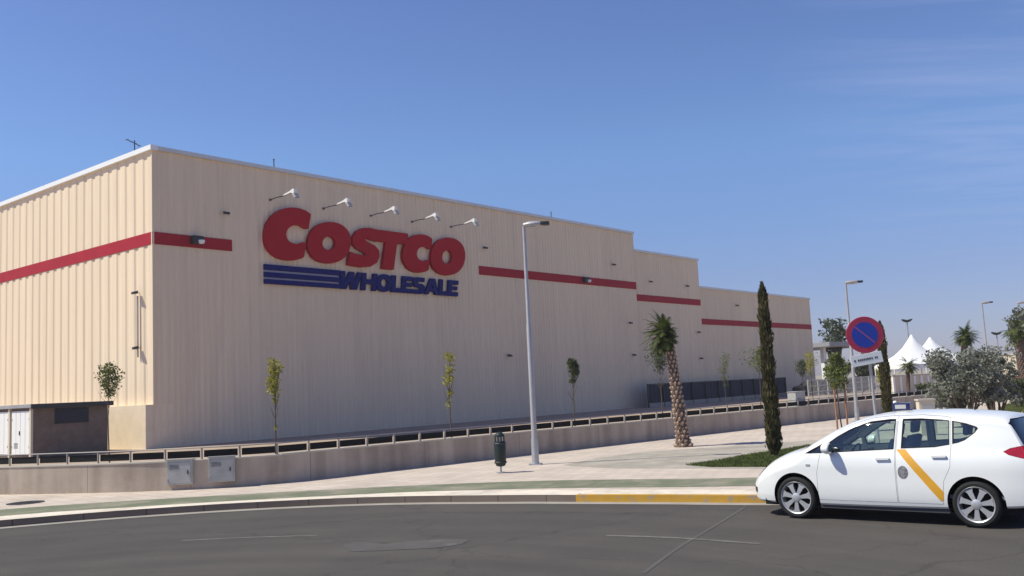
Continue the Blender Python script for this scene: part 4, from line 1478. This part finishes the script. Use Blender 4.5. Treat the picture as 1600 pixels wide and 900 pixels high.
ZT = [(-2.12, .70), (-2.10, .86), (-2.05, 1.00), (-1.98, 1.13), (-1.86, 1.33), (-1.76, 1.47), (-1.66, 1.515), (-1.3, 1.555), (-.8, 1.585), (-.3, 1.585), (0, 1.565), (.3, 1.51), (.6, 1.405), (.9, 1.265),
      (1.15, 1.135), (1.32, 1.055), (1.55, .985), (1.75, .905), (1.92, .81), (2.05, .71), (2.15, .60), (2.20, .50)]
ZBt = [(-2.12, .50), (-2.08, .36), (-1.95, .28), (-1.6, .25), (-.9, .215), (.9, .20), (1.6, .20), (1.95, .20), (2.1, .23), (2.17, .32), (2.20, .43)]
PW = [(-2.12, .70), (-2.06, .765), (-1.9, .825), (-1.6, .865), (-1.2, .880), (0, .885), (1.2, .880), (1.6, .85), (1.85, .775), (2.0, .68), (2.1, .56), (2.17, .41), (2.20, .30)]
QZ = [(.18, .925), (.25, .955), (.36, .985), (.55, 1.0), (.78, 1.0), (.90, .988), (.99, .962), (1.04, .938), (1.15, .905), (1.30, .853), (1.42, .81), (1.60, .745)]
XF, XR = 2.20, -2.12


def section(x, d):
    k = (XF - XR) / (XF - XR - 2 * d)
    xs = (x - (XF + XR) / 2) * k + (XF + XR) / 2      # source station for the shrunken shell
    zt = interp(ZT, xs) - d; zb = interp(ZBt, xs) + d; P = interp(PW, xs)
    if zt - zb < .03:
        mid_ = (zt + zb) / 2; zt, zb = mid_ + .015, mid_ - .015
    W = lambda z: max(.02, P * interp(QZ, z) - d)
    roof = max(0, min(1, (zt - 1.1) / .35))
    h = (.27 * (1 - roof) + .15 * roof); h = min(h, (zt - zb) * .5)
    zs = zt - h
    e0 = min(.05, (zs - zb) * .4)
    pts = [(0, zb), (W(zb) * .45, zb), (W(zb) * .86, zb), (W(zb + .03) * .97, zb + e0 * .45)]
    n = 20
    for i in range(n + 1):
        z = zb + e0 + (zs - zb - e0) * i / n
        pts.append((W(z), z))
    Ws = W(zs); e = 2.0 * (1 - roof) + 2.3 * roof
    sl = (W(zs) - W(zs - .02)) / .02
    m = 16
    for i in range(1, m + 1):
        t = math.pi / 2 * i / m
        y = Ws * math.cos(t) ** (2 / e); z = zs + h * math.sin(t) ** (2 / e)
        pts.append((max(0, y), z))
    return pts


def shell(d, name='tmp'):
    xs = []
    x = XR
    while x < XF:
        xs.append(x)
        x += .012 if (x < XR + .12 or x > XF - .12) else .045
    xs.append(XF)
    xs = [(x - (XF + XR) / 2) * (XF - XR - 2 * d) / (XF - XR) + (XF + XR) / 2 for x in xs]
    vs = []; fs = []
    np_ = None
    for x in xs:
        s = section(x, d)
        loop = s + [(-y, z) for y, z in reversed(s[1:-1])]
        np_ = len(loop)
        vs += [(x, y, z) for y, z in loop]
    for i in range(len(xs) - 1):
        for k in range(np_):
            k2 = (k + 1) % np_
            fs.append((i * np_ + k, i * np_ + k2, (i + 1) * np_ + k2, (i + 1) * np_ + k))
    fs.append(tuple(range(np_ - 1, -1, -1))); fs.append(tuple((len(xs) - 1) * np_ + k for k in range(np_)))
    me = bpy.data.meshes.new(name); me.from_pydata(vs, [], fs)
    bm = bmesh.new(); bm.from_mesh(me); bmesh.ops.recalc_face_normals(bm, faces=bm.faces); bm.to_mesh(me); bm.free()
    return me


def tmpobj(me, m=None):
    o = bpy.data.objects.new('tmp', me); COL.objects.link(o)
    if m is not None:
        me.materials.clear(); me.materials.append(m)
    return o


def boolean(me, cutters, op, m=None):
    """cutters: list of (MB or mesh, material)"""
    o = tmpobj(me.copy())
    tmp = [o]
    for c, cm in cutters:
        if isinstance(c, MB):
            cmn = bpy.data.meshes.new('c'); cmn.from_pydata(c.v, [], c.f)
            bm = bmesh.new(); bm.from_mesh(cmn); bmesh.ops.recalc_face_normals(bm, faces=bm.faces); bm.to_mesh(cmn); bm.free()
        else:
            cmn = c.copy()
        co = tmpobj(cmn, cm)
        tmp.append(co)
        md = o.modifiers.new('b', 'BOOLEAN'); md.operation = op; md.object = co; md.solver = 'EXACT'
        md.material_mode = 'TRANSFER'
    bpy.context.view_layer.update()
    dg = bpy.context.evaluated_depsgraph_get()
    out = bpy.data.meshes.new_from_object(o.evaluated_get(dg))
    for t in tmp: bpy.data.objects.remove(t)
    return out


def pr(poly, axis, a, b): return MB().prism(poly, axis, a, b)


def round_poly(pts, r=.05, n=4):
    out = []
    N_ = len(pts)
    for i in range(N_):
        p = Vector(pts[i]); a = Vector(pts[i - 1]); b = Vector(pts[(i + 1) % N_])
        ra = min(r, (a - p).length * .45, (b - p).length * .45)
        p0 = p + (a - p).normalized() * ra; p1 = p + (b - p).normalized() * ra
        for k in range(n + 1):
            t = k / n
            q = p0 * (1 - t) ** 2 + p * 2 * t * (1 - t) + p1 * t * t
            out.append((q.x, q.y))
    return out


def offset_poly(pts, d):
    """shrink a polygon (any orientation) by d"""
    A = sum(pts[i - 1][0] * pts[i][1] - pts[i][0] * pts[i - 1][1] for i in range(len(pts)))
    s = 1 if A > 0 else -1
    out = []
    N_ = len(pts)
    for i in range(N_):
        a, p, b = Vector(pts[i - 1]), Vector(pts[i]), Vector(pts[(i + 1) % N_])
        d1 = (p - a).normalized(); d2 = (b - p).normalized()
        n1 = Vector((-d1.y, d1.x)) * s; n2 = Vector((-d2.y, d2.x)) * s
        n = (n1 + n2)
        n = n / max(.3, n.length_squared) * 2
        out.append((p.x + n.x * d, p.y + n.y * d))
    return out


TX = empty('taxi', (5.76, 14.60, 0.0), R(139.85), 'white hatchback taxi with a yellow diagonal stripe on its side, standing at the kerb', 'taxi')

# glass outlines (x, z) in the car's side view
front_win = [(.74, 1.00), (.76, 1.13), (.60, 1.24), (.36, 1.37), (.10, 1.455), (-.17, 1.485), (-.27, 1.485), (-.235, 1.055), (.2, 1.03)]
rear_win = [(-.335, 1.065), (-.36, 1.485), (-.62, 1.488), (-.90, 1.468), (-1.00, 1.455), (-1.00, 1.12), (-.8, 1.085)]
quarter = [(-1.035, 1.13), (-1.035, 1.45), (-1.22, 1.41), (-1.35, 1.365), (-1.375, 1.34), (-1.33, 1.28), (-1.20, 1.18), (-1.11, 1.145)]
tri_win = [(1.12, .985), (.84, 1.13), (.80, 1.12), (.80, .995)]
wind_xy = [(1.20, .60), (1.24, .3), (1.25, 0), (1.24, -.3), (1.20, -.60), (.30, -.50), (.26, 0), (.30, .50)]
back_yz = [(-.72, 1.10), (-.60, 1.045), (.60, 1.045), (.72, 1.10), (.665, 1.40), (.50, 1.455), (-.50, 1.455), (-.665, 1.40)]
door_f = [(.93, .30), (.925, .70), (.86, .99), (.84, 1.16), (.58, 1.33), (.32, 1.44), (.08, 1.505), (-.20, 1.53), (-.29, 1.53), (-.25, 1.0), (-.245, .30)]
door_r = [(-.255, .30), (-.26, 1.0), (-.30, 1.53), (-.62, 1.535), (-.95, 1.51), (-1.02, 1.49), (-1.02, 1.1), (-1.00, .82), (-.90, .62), (-.86, .30)]
bonnet = [(1.36, .62), (1.40, .70), (2.02, .58), (2.08, .30), (2.09, -.30), (2.02, -.58), (1.40, -.70), (1.36, -.62), (1.33, 0)]

outer = shell(0.0); cav = shell(0.045); s3 = shell(0.006); s4 = shell(0.030); g1 = shell(0.010); g2 = shell(0.016)
# cabin cavity only between the firewall and the tail, above the floor
cab = boolean(cav, [(MB().box((-.42, 0, 1.0), (2.95, 2.2, 1.30)), M['trim'])], 'INTERSECT')
for p_ in cab.polygons: p_.material_index = 0
cab = boolean(cab, [(MB().prism([(x + .42 * math.cos(R(a)), .325 + .42 * math.sin(R(a))) for a in range(0, 360, 12)], 'Y', s * .50, s * 1.2), M['trim']) for x in (1.289, -1.289) for s in (-1, 1)], 'DIFFERENCE')
for p_ in cab.polygons: p_.material_index = 0
cab.materials.clear(); cab.materials.append(M['lining'])
outer.materials.clear(); outer.materials.append(M['paint'])


def arch(x, y0, y1, r=.372):
    m = MB(); m.lathe([(r, y0), (r, y1)], 48, (x, 0, .325), 'Y'); m.box((x, (y0 + y1) / 2, .12), (r * 2 - .004, abs(y1 - y0) - .004, .40)); return m


def arch_c(x, y0, y1, r=.372):
    m = MB()
    poly = [(x + r * math.cos(R(a)), .325 + r * math.sin(R(a))) for a in range(0, 181, 5)] + [(x - r * .99, -.1), (x + r * .99, -.1)]
    m.prism(poly, 'Y', y0, y1); return m


bodyA = boolean(outer, [(cab, M['lining'])] + [(arch_c(x, s * .58, s * 1.2), M['black']) for x in (1.289, -1.289) for s in (-1, 1)], 'DIFFERENCE')
sides = []
wins = []
for s in (1, -1):
    for poly in (front_win, rear_win, quarter, tri_win):
        wins.append(pr(poly, 'Y', s * .45, s * 1.1))
wins.append(pr(wind_xy, 'Z', .9, 1.8)); wins.append(pr(back_yz, 'X', -2.3, -1.35))
bodyB = boolean(bodyA, [(w, M['trim']) for w in wins], 'DIFFERENCE')


def finish(me, name, parent, ang=28, mats=None):
    for p_ in me.polygons: p_.use_smooth = True
    bm = bmesh.new(); bm.from_mesh(me)
    bmesh.ops.remove_doubles(bm, verts=bm.verts, dist=1e-5)
    for e in bm.edges:
        if len(e.link_faces) == 2 and e.calc_face_angle(0) > R(ang): e.smooth = False
    bm.to_mesh(me); bm.free()
    if mats:
        me.materials.clear(); me.materials.append(mats)
    me.name = name
    o = bpy.data.objects.new(name, me); COL.objects.link(o); o.parent = parent
    return o


# doors cut out of the body with a real gap
drs = []
for s in (1, -1):
    for poly in (door_f, door_r):
        drs.append((s, poly))
lamps_h = [(2.18, .56), (2.10, .72), (1.93, .84), (1.80, .845), (1.87, .73), (2.02, .60)]
tails = [(-2.2, .955), (-1.90, .94), (-1.74, .985), (-1.675, 1.03), (-1.76, 1.075), (-1.9, 1.105), (-2.2, 1.10)]
cut_list = [(pr(poly, 'Y', s * .50, s * 1.1), M['seam']) for s, poly in drs]
cut_list += [(pr(lamps_h, 'Y', s * .42, s * 1.1), M['seam']) for s in (1, -1)]
cut_list += [(pr(tails, 'Y', s * .50, s * 1.1), M['seam']) for s in (1, -1)]
body = boolean(bodyB, cut_list, 'DIFFERENCE')
# bonnet shut line as a shallow groove
b_in = offset_poly(bonnet, .008)
finish(body, 'body', TX)
door_objs = []
for s, poly in drs:
    dm = boolean(bodyB, [(pr(offset_poly(poly, .0045), 'Y', s * .50, s * 1.1), M['seam'])], 'INTERSECT')
    door_objs.append((s, poly, finish(dm, 'door', TX)))
for s in (1, -1):
    hl = boolean(shell(.004), [(pr(offset_poly(lamps_h, .004), 'Y', s * .43, s * 1.1), None)], 'INTERSECT'); finish(hl, 'headlight', TX, mats=M['head_lens'])
    tl = boolean(shell(-.004), [(pr(offset_poly(tails, .004), 'Y', s * .51, s * 1.1), None)], 'INTERSECT'); finish(tl, 'tail_light', TX, mats=M['red_lens'])

skin = boolean(g1, [(g2, None)], 'DIFFERENCE')


def glass_piece(cutter, parent, name='window'):
    me = boolean(skin, [(cutter, None)], 'INTERSECT')
    return finish(me, name, parent, mats=M['glass'])


ring_shell = boolean(s3, [(s4, None)], 'DIFFERENCE')


def gasket(po, axis, a, b, parent, w=.014):
    me = boolean(ring_shell, [(pr(po, axis, a, b), None)], 'INTERSECT')
    me = boolean(me, [(pr(offset_poly(po, w), axis, a - .01 * (1 if b > a else -1), b + .05 * (1 if b > a else -1)), None)], 'DIFFERENCE')
    return finish(me, 'window_seal', parent, mats=M['black'])


for s, poly, dobj in door_objs:
    wp = front_win if poly is door_f else rear_win
    glass_piece(pr(wp, 'Y', s * .45, s * 1.1), dobj)
    gasket(wp, 'Y', s * .45, s * 1.1, dobj)
for s in (1, -1):
    for wp in (quarter, tri_win):
        glass_piece(pr(wp, 'Y', s * .45, s * 1.1), TX); gasket(wp, 'Y', s * .45, s * 1.1, TX)
ws = glass_piece(pr(wind_xy, 'Z', .9, 1.8), TX, 'windscreen')
bw_ = glass_piece(pr(back_yz, 'X', -2.3, -1.35), TX, 'rear_window')

# door handles
for s, poly, dobj in door_objs:
    hx, hz = ((-.08, .925) if poly is door_f else (-.86, .965))
    P_ = interp(PW, hx) * interp(QZ, hz)
    hm = MB()
    hm.prism(round_poly([(hx - .10, hz - .016), (hx + .10, hz - .022), (hx + .10, hz + .014), (hx - .10, hz + .020)], .015), 'Y', s * (P_ + .012), s * (P_ + .034))
    for q in (-.085, .085): hm.box((hx + q, s * (P_ + .005), hz), (.025, .04, .026))
    bevel(hm.build('handle', M['paint'], dobj), .004)
    rc = MB(); rc.prism(round_poly([(hx - .06, hz - .035), (hx + .06, hz - .035), (hx + .06, hz + .0), (hx - .06, hz + .0)], .016), 'Y', s * (P_ + .0005), s * (P_ + .003)); rc.build('handle_recess', M['cab'], dobj)

# diagonal yellow stripe and round emblem on both rear doors (thin film following the door skin)
film_o = shell(-.0025); film_i = shell(.002)
film = boolean(film_o, [(film_i, None)], 'DIFFERENCE')
stripe_poly = [(-.30, 1.055), (-.395, 1.055), (-.885, .43), (-.88, .34), (-.84, .32)]
for s, poly, dobj in door_objs:
    if poly is door_r:
        sp_ = [(-.275, 1.055), (-.40, 1.058), (-.885, .475), (-.872, .36), (-.835, .345)]
        me = boolean(film, [(pr(sp_, 'Y', s * .5, s * 1.1), None)], 'INTERSECT'); finish(me, 'yellow_stripe', dobj, mats=M['taxi_yellow'])
        c_ = [(-.355 + .072 * math.cos(R(a)), .735 + .092 * math.sin(R(a))) for a in range(0, 360, 12)]
        me = boolean(film, [(pr(c_, 'Y', s * .5, s * 1.1), None)], 'INTERSECT'); finish(me, 'round_emblem', dobj, mats=M['emblem'])

# mirrors
for s in (1, -1):
    mm = MB()
    mm.lathe([(.02, -.075), (.07, -.06), (.095, -.01), (.098, .045), (.085, .06)], 14, (0, 0, 0), 'X')
    mo = mm.build('wing_mirror', M['paint'], TX, smooth=True); mo.location = (.70, s * .985, 1.075); mo.scale = (1, 1.05, .88); mo.rotation_euler = (0, R(180), 0)
    st = MB(); st.box((-.0, -s * .09, .07), (.06, .14, .04)); sx_ = st.build('mirror_arm', M['black'], mo)
    gl_ = MB(); gl_.lathe([(.01, .058), (.08, .062)], 14, (0, 0, 0), 'X'); gl_.build('mirror_glass', M['chrome'], mo)

# wheels
def wheel():
    root = bpy.data.objects.new('wheel', None); COL.objects.link(root)
    mb = MB()
    mb.lathe([(.236, -.088), (.245, -.100), (.28, -.104), (.305, -.09), (.316, -.055), (.318, 0), (.316, .055), (.305, .09), (.28, .104), (.245, .100), (.236, .088)], 56, (0, 0, 0), 'Y', cap=False)
    for gx in (-.045, 0, .045): pass
    mb.build('tyre', M['tyre'], root, smooth=True)
    rb = MB()
    # dished rim barrel and lip
    rb2 = MB()
    prof = [(.212, -.085), (.216, .085), (.224, .094), (.218, .100), (.206, .092), (.200, .070), (.195, -.05)]
    vs = []; fs = []; n = 48
    for r_, h_ in prof:
        for k in range(n):
            t = 2 * math.pi * k / n; vs.append((r_ * math.cos(t), h_, r_ * math.sin(t)))
    for i in range(len(prof) - 1):
        for k in range(n):
            fs.append((i * n + k, i * n + (k + 1) % n, (i + 1) * n + (k + 1) % n, (i + 1) * n + k))
    rb.add(vs, fs)
    # seven broad spokes
    for k in range(7):
        a0 = 2 * math.pi * k / 7 + .2
        def P3(r_, da, y_): return (r_ * math.cos(a0 + da), y_, r_ * math.sin(a0 + da))
        f_ = [P3(.045, -.42, .088), P3(.045, .42, .088), P3(.11, .25, .086), P3(.165, .20, .085), P3(.205, .27, .084), P3(.205, -.27, .084), P3(.165, -.20, .085), P3(.11, -.25, .086)]
        b_ = [(x_, y_ - .03, z_) for x_, y_, z_ in f_]
        nn = len(f_)
        rb.add(f_ + b_, [tuple(range(nn)), tuple(range(2 * nn - 1, nn - 1, -1))] + [(i, (i + 1) % nn, (i + 1) % nn + nn, i + nn) for i in range(nn)])
    rb.lathe([(.03, .05), (.062, .055), (.062, .090), (.04, .10), (.01, .101)], 20, (0, 0, 0), 'Y')
    ro = rb.build('rim', M['rim'], root, smooth=True); ro.scale = (1.10, 1, 1.10)
    dk = MB(); dk.lathe([(.01, -.02), (.195, -.02), (.195, .0), (.01, .0)], 40, (0, 0, 0), 'Y'); dk.build('brake_disc', M['black'], root)
    nb = MB()
    for k in range(5):
        a = 2 * math.pi * k / 5; nb.lathe([(.008, .09), (.008, .094)], 8, (.038 * math.cos(a), 0, .038 * math.sin(a)), 'Y')
    return root


w0 = wheel()
first = True
for x_ in (1.289, -1.289):
    for s in (1, -1):
        w_ = w0 if first else copy_tree(w0)
        first = False
        w_.parent = TX; w_.location = (x_, s * .775, .316); w_.rotation_euler = (R(90) * 0, R(11 * (1 + s) + 20 * x_), 0 if s > 0 else R(180))

# underbody
mb = MB(); mb.box((0, 0, .235), (3.7, 1.50, .10)); mb.build('underbody', M['black'], TX)
# sill + bumper dark lower lip
mb = MB(); mb.box((0.0, 0, .205), (1.85, 1.62, .06)); mb.build('sill', M['trim'], TX)
# fog lamp / grille at the nose
gm = boolean(shell(-.003), [(pr([(-.38, .30), (.38, .30), (.42, .42), (-.42, .42)], 'X', 1.9, 2.4), None)], 'INTERSECT'); finish(gm, 'lower_grille', TX, mats=M['black'])
gm = boolean(shell(-.003), [(pr([(-.22, .56), (.22, .56), (.30, .68), (-.30, .68)], 'X', 1.9, 2.4), None)], 'INTERSECT'); finish(gm, 'grille', TX, mats=M['black'])
for s in (1, -1):
    gm = boolean(shell(-.003), [(pr([(s * .50, .36), (s * .64, .35), (s * .66, .43), (s * .52, .45)], 'X', 1.7, 2.4), None)], 'INTERSECT'); finish(gm, 'fog_lamp', TX, mats=M['trim'])
# side indicator and fuel flap line
ind = MB(); ind.prism(round_poly([(1.02, .80), (1.09, .80), (1.09, .83), (1.02, .83)], .01), 'Y', .874, .886); ind.build('side_indicator', M['galv_l'], TX)
# rear bumper seam, rear wiper, spoiler edge
mb = MB(); mb.tube([(-1.90, 0, 1.33), (-1.99, .30, 1.20)], .012, 6); mb.build('rear_wiper', M['black'], TX)
mb = MB(); mb.tube([(-1.15, 0, 1.555), (-1.38, 0, 1.75)], [.010, .004], 5); mb.build('aerial', M['black'], TX)
# roof light
mb = MB(); mb.prism(round_poly([(-.13, -.09), (.13, -.09), (.13, .09), (-.13, .09)], .03), 'Z', 0, .11)
rl = bevel(mb.build('roof_light', M['blue_lamp'], TX), .012); rl.location = (-.16, .05, 1.585)
mb = MB(); mb.lathe([(.01, .11), (.028, .112), (.03, .13), (.015, .145)], 12, (.085, .06, 0)); mb.build('green_lamp', M['white'], rl, smooth=True)
mb = MB(); mb.box((-.0, .092, .055), (.16, .004, .06)); mb.build('pale_panel', M['cab'], rl)

# interior: floor, seats, dash, steering wheel
mb = MB(); mb.box((-.42, 0, .40), (2.85, 1.5, .05)); mb.build('cabin_floor', M['seat'], TX)
mb = MB(); mb.prism([(1.02, .72), (.78, .98), (.60, .97), (.55, .80), (.72, .60)], 'Y', -.70, .70); bevel(mb.build('dashboard', M['trim'], TX), .02)
mb = MB()
for k in range(20):
    a0, a1 = 2 * math.pi * k / 20, 2 * math.pi * (k + 1) / 20
    mb.tube([(0, .185 * math.cos(a0), .185 * math.sin(a0)), (0, .185 * math.cos(a1), .185 * math.sin(a1))], .016, 6)
mb.box((0, 0, 0), (.03, .34, .05))
sw = mb.build('steering_wheel', M['black'], TX); sw.location = (.52, .37, .93); sw.rotation_euler = (0, R(-25), 0)


def seat(x, y, w, rear=False):
    r_ = MB(); r_.prism(round_poly([(x + .27, .52), (x + .27, .66), (x - .22, .62), (x - .24, .48)], .05), 'Y', y - w / 2, y + w / 2)
    r_.prism(round_poly([(x - .12, .58), (x - .35, 1.20), (x - .44, 1.18), (x - .26, .56)], .05), 'Y', y - w / 2 + .02, y + w / 2 - .02)
    so = r_.build('seat', M['seat'], TX)
    for hy in ([y] if not rear else [y - w / 4, y + w / 4]):
        h_ = MB(); h_.prism(round_poly([(x - .36, 1.23), (x - .38, 1.41), (x - .47, 1.40), (x - .43, 1.22)], .03), 'Y', hy - .13, hy + .13); bevel(h_.build('headrest', M['seat'], so), .02)


seat(.22, .37, .50); seat(.22, -.37, .50); seat(-.72, 0, 1.25, True)

# ================================================================== CAMERA, WORLD, LIGHT
cam = bpy.data.cameras.new('camera'); co = bpy.data.objects.new('camera', cam); COL.objects.link(co)
cam.sensor_width = 36; cam.lens = 36 * CF / 1600; cam.clip_end = 8000; cam.clip_start = .1
co.matrix_world = Matrix(((_rt.x, _up.x, -_fw.x, 0), (_rt.y, _up.y, -_fw.y, 0), (_rt.z, _up.z, -_fw.z, CAM_H), (0, 0, 0, 1)))
SC.camera = co

SUN_AZ, SUN_EL = 5, 53      # sun stands to the left, slightly behind the camera
sv = Vector((-math.cos(R(SUN_AZ)) * math.cos(R(SUN_EL)), -math.sin(R(SUN_AZ)) * math.cos(R(SUN_EL)), math.sin(R(SUN_EL))))
sd = bpy.data.lights.new('sun', 'SUN'); sd.energy = 4.25; sd.angle = R(.55); sd.color = (1.0, .97, .80)
so = bpy.data.objects.new('sun', sd); COL.objects.link(so)
so.rotation_euler = sv.to_track_quat('Z', 'Y').to_euler()

w = bpy.data.worlds.new('World'); SC.world = w; w.use_nodes = True
nt = w.node_tree; N = nt.nodes; L = nt.links
bg = N['Background']
sky = N.new('ShaderNodeTexSky'); sky.sky_type = 'NISHITA'; sky.sun_disc = False
sky.sun_elevation = R(SUN_EL); sky.sun_rotation = math.atan2(sv.x, sv.y)
sky.altitude = 0; sky.air_density = 1.0; sky.dust_density = .35; sky.ozone_density = 3.0
# thin cirrus: noise on the direction projected to a cloud plane
tc = N.new('ShaderNodeTexCoord')
sx = N.new('ShaderNodeSeparateXYZ'); L.new(tc.outputs['Generated'], sx.inputs[0])
mxz = N.new('ShaderNodeMath'); mxz.operation = 'MAXIMUM'; mxz.inputs[1].default_value = .05; L.new(sx.outputs['Z'], mxz.inputs[0])
dv = N.new('ShaderNodeVectorMath'); dv.operation = 'DIVIDE'
cb = N.new('ShaderNodeCombineXYZ')
for k in range(3): L.new(mxz.outputs[0], cb.inputs[k])
L.new(tc.outputs['Generated'], dv.inputs[0]); L.new(cb.outputs[0], dv.inputs[1])
mp = N.new('ShaderNodeMapping'); mp.inputs['Rotation'].default_value = (0, 0, R(-28)); mp.inputs['Scale'].default_value = (.55, 2.0, 1)
L.new(dv.outputs[0], mp.inputs['Vector'])
nz = N.new('ShaderNodeTexNoise'); nz.inputs['Scale'].default_value = 1.5; nz.inputs['Detail'].default_value = 9; nz.inputs['Roughness'].default_value = .62; nz.inputs['Distortion'].default_value = .5
L.new(mp.outputs[0], nz.inputs['Vector'])
rp = N.new('ShaderNodeValToRGB'); rp.color_ramp.elements[0].position = .44; rp.color_ramp.elements[1].position = .80
L.new(nz.outputs['Fac'], rp.inputs['Fac'])
# clouds gather around one part of the sky (upper right)
cdir = ray(1560, 100).normalized()
dt = N.new('ShaderNodeVectorMath'); dt.operation = 'DOT_PRODUCT'; dt.inputs[1].default_value = tuple(cdir)
nrm = N.new('ShaderNodeVectorMath'); nrm.operation = 'NORMALIZE'; L.new(tc.outputs['Generated'], nrm.inputs[0])
L.new(nrm.outputs[0], dt.inputs[0])
mr = N.new('ShaderNodeMapRange'); mr.inputs['From Min'].default_value = .978; mr.inputs['From Max'].default_value = .999; mr.clamp = True
L.new(dt.outputs['Value'], mr.inputs['Value'])
ml = N.new('ShaderNodeMath'); ml.operation = 'MULTIPLY'; L.new(rp.outputs['Color'], ml.inputs[0]); L.new(mr.outputs[0], ml.inputs[1])
m3 = N.new('ShaderNodeMath'); m3.operation = 'MULTIPLY'; m3.inputs[1].default_value = .34; L.new(ml.outputs[0], m3.inputs[0])
tint = N.new('ShaderNodeMixRGB'); tint.blend_type = 'MULTIPLY'; tint.inputs['Fac'].default_value = 1; tint.inputs['Color2'].default_value = (.80, .87, 1.03, 1)
L.new(sky.outputs[0], tint.inputs['Color1'])
tr_ = N.new('ShaderNodeValToRGB')
tr_.color_ramp.elements[0].position = 0.0; tr_.color_ramp.elements[0].color = (.56, .56, .86, 1)
tr_.color_ramp.elements[1].position = .60; tr_.color_ramp.elements[1].color = (.68, .66, 1.02, 1)
for p_, c_ in ((.10, (.64, .64, .88)), (.24, (.80, .90, 1.12)), (.42, (.79, .82, 1.08))):
    e_ = tr_.color_ramp.elements.new(p_); e_.color = (*c_, 1)
L.new(sx.outputs['Z'], tr_.inputs['Fac'])
L.new(tr_.outputs['Color'], tint.inputs['Color2'])
mc = N.new('ShaderNodeMixRGB'); mc.inputs['Color2'].default_value = (4.2, 4.5, 6.6, 1)
L.new(m3.outputs[0], mc.inputs['Fac']); L.new(tint.outputs[0], mc.inputs['Color1'])
L.new(mc.outputs[0], bg.inputs['Color'])
bg.inputs['Strength'].default_value = .096

hz = MB(); hz.box((20, 100, 8.0), (420, 330, 19.0))
hm_ = bpy.data.materials.new('haze'); hm_.use_nodes = True
hn = hm_.node_tree.nodes; hn.remove(hn['Principled BSDF'])
pv = hn.new('ShaderNodeVolumePrincipled'); pv.inputs['Color'].default_value = (1.0, .95, .93, 1); pv.inputs['Density'].default_value = .0005; pv.inputs['Anisotropy'].default_value = .3
hm_.node_tree.links.new(pv.outputs[0], hn['Material Output'].inputs['Volume'])
tag(hz.build('haze', hm_), kind='stuff', label='thin pale haze in the air over the plaza')

SC.view_settings.view_transform = 'Standard'; SC.view_settings.look = 'None'; SC.view_settings.gamma = 1; SC.view_settings.exposure = 0.38
SC.view_settings.use_curve_mapping = False
SC.cycles.max_bounces = 8; SC.cycles.transparent_max_bounces = 16
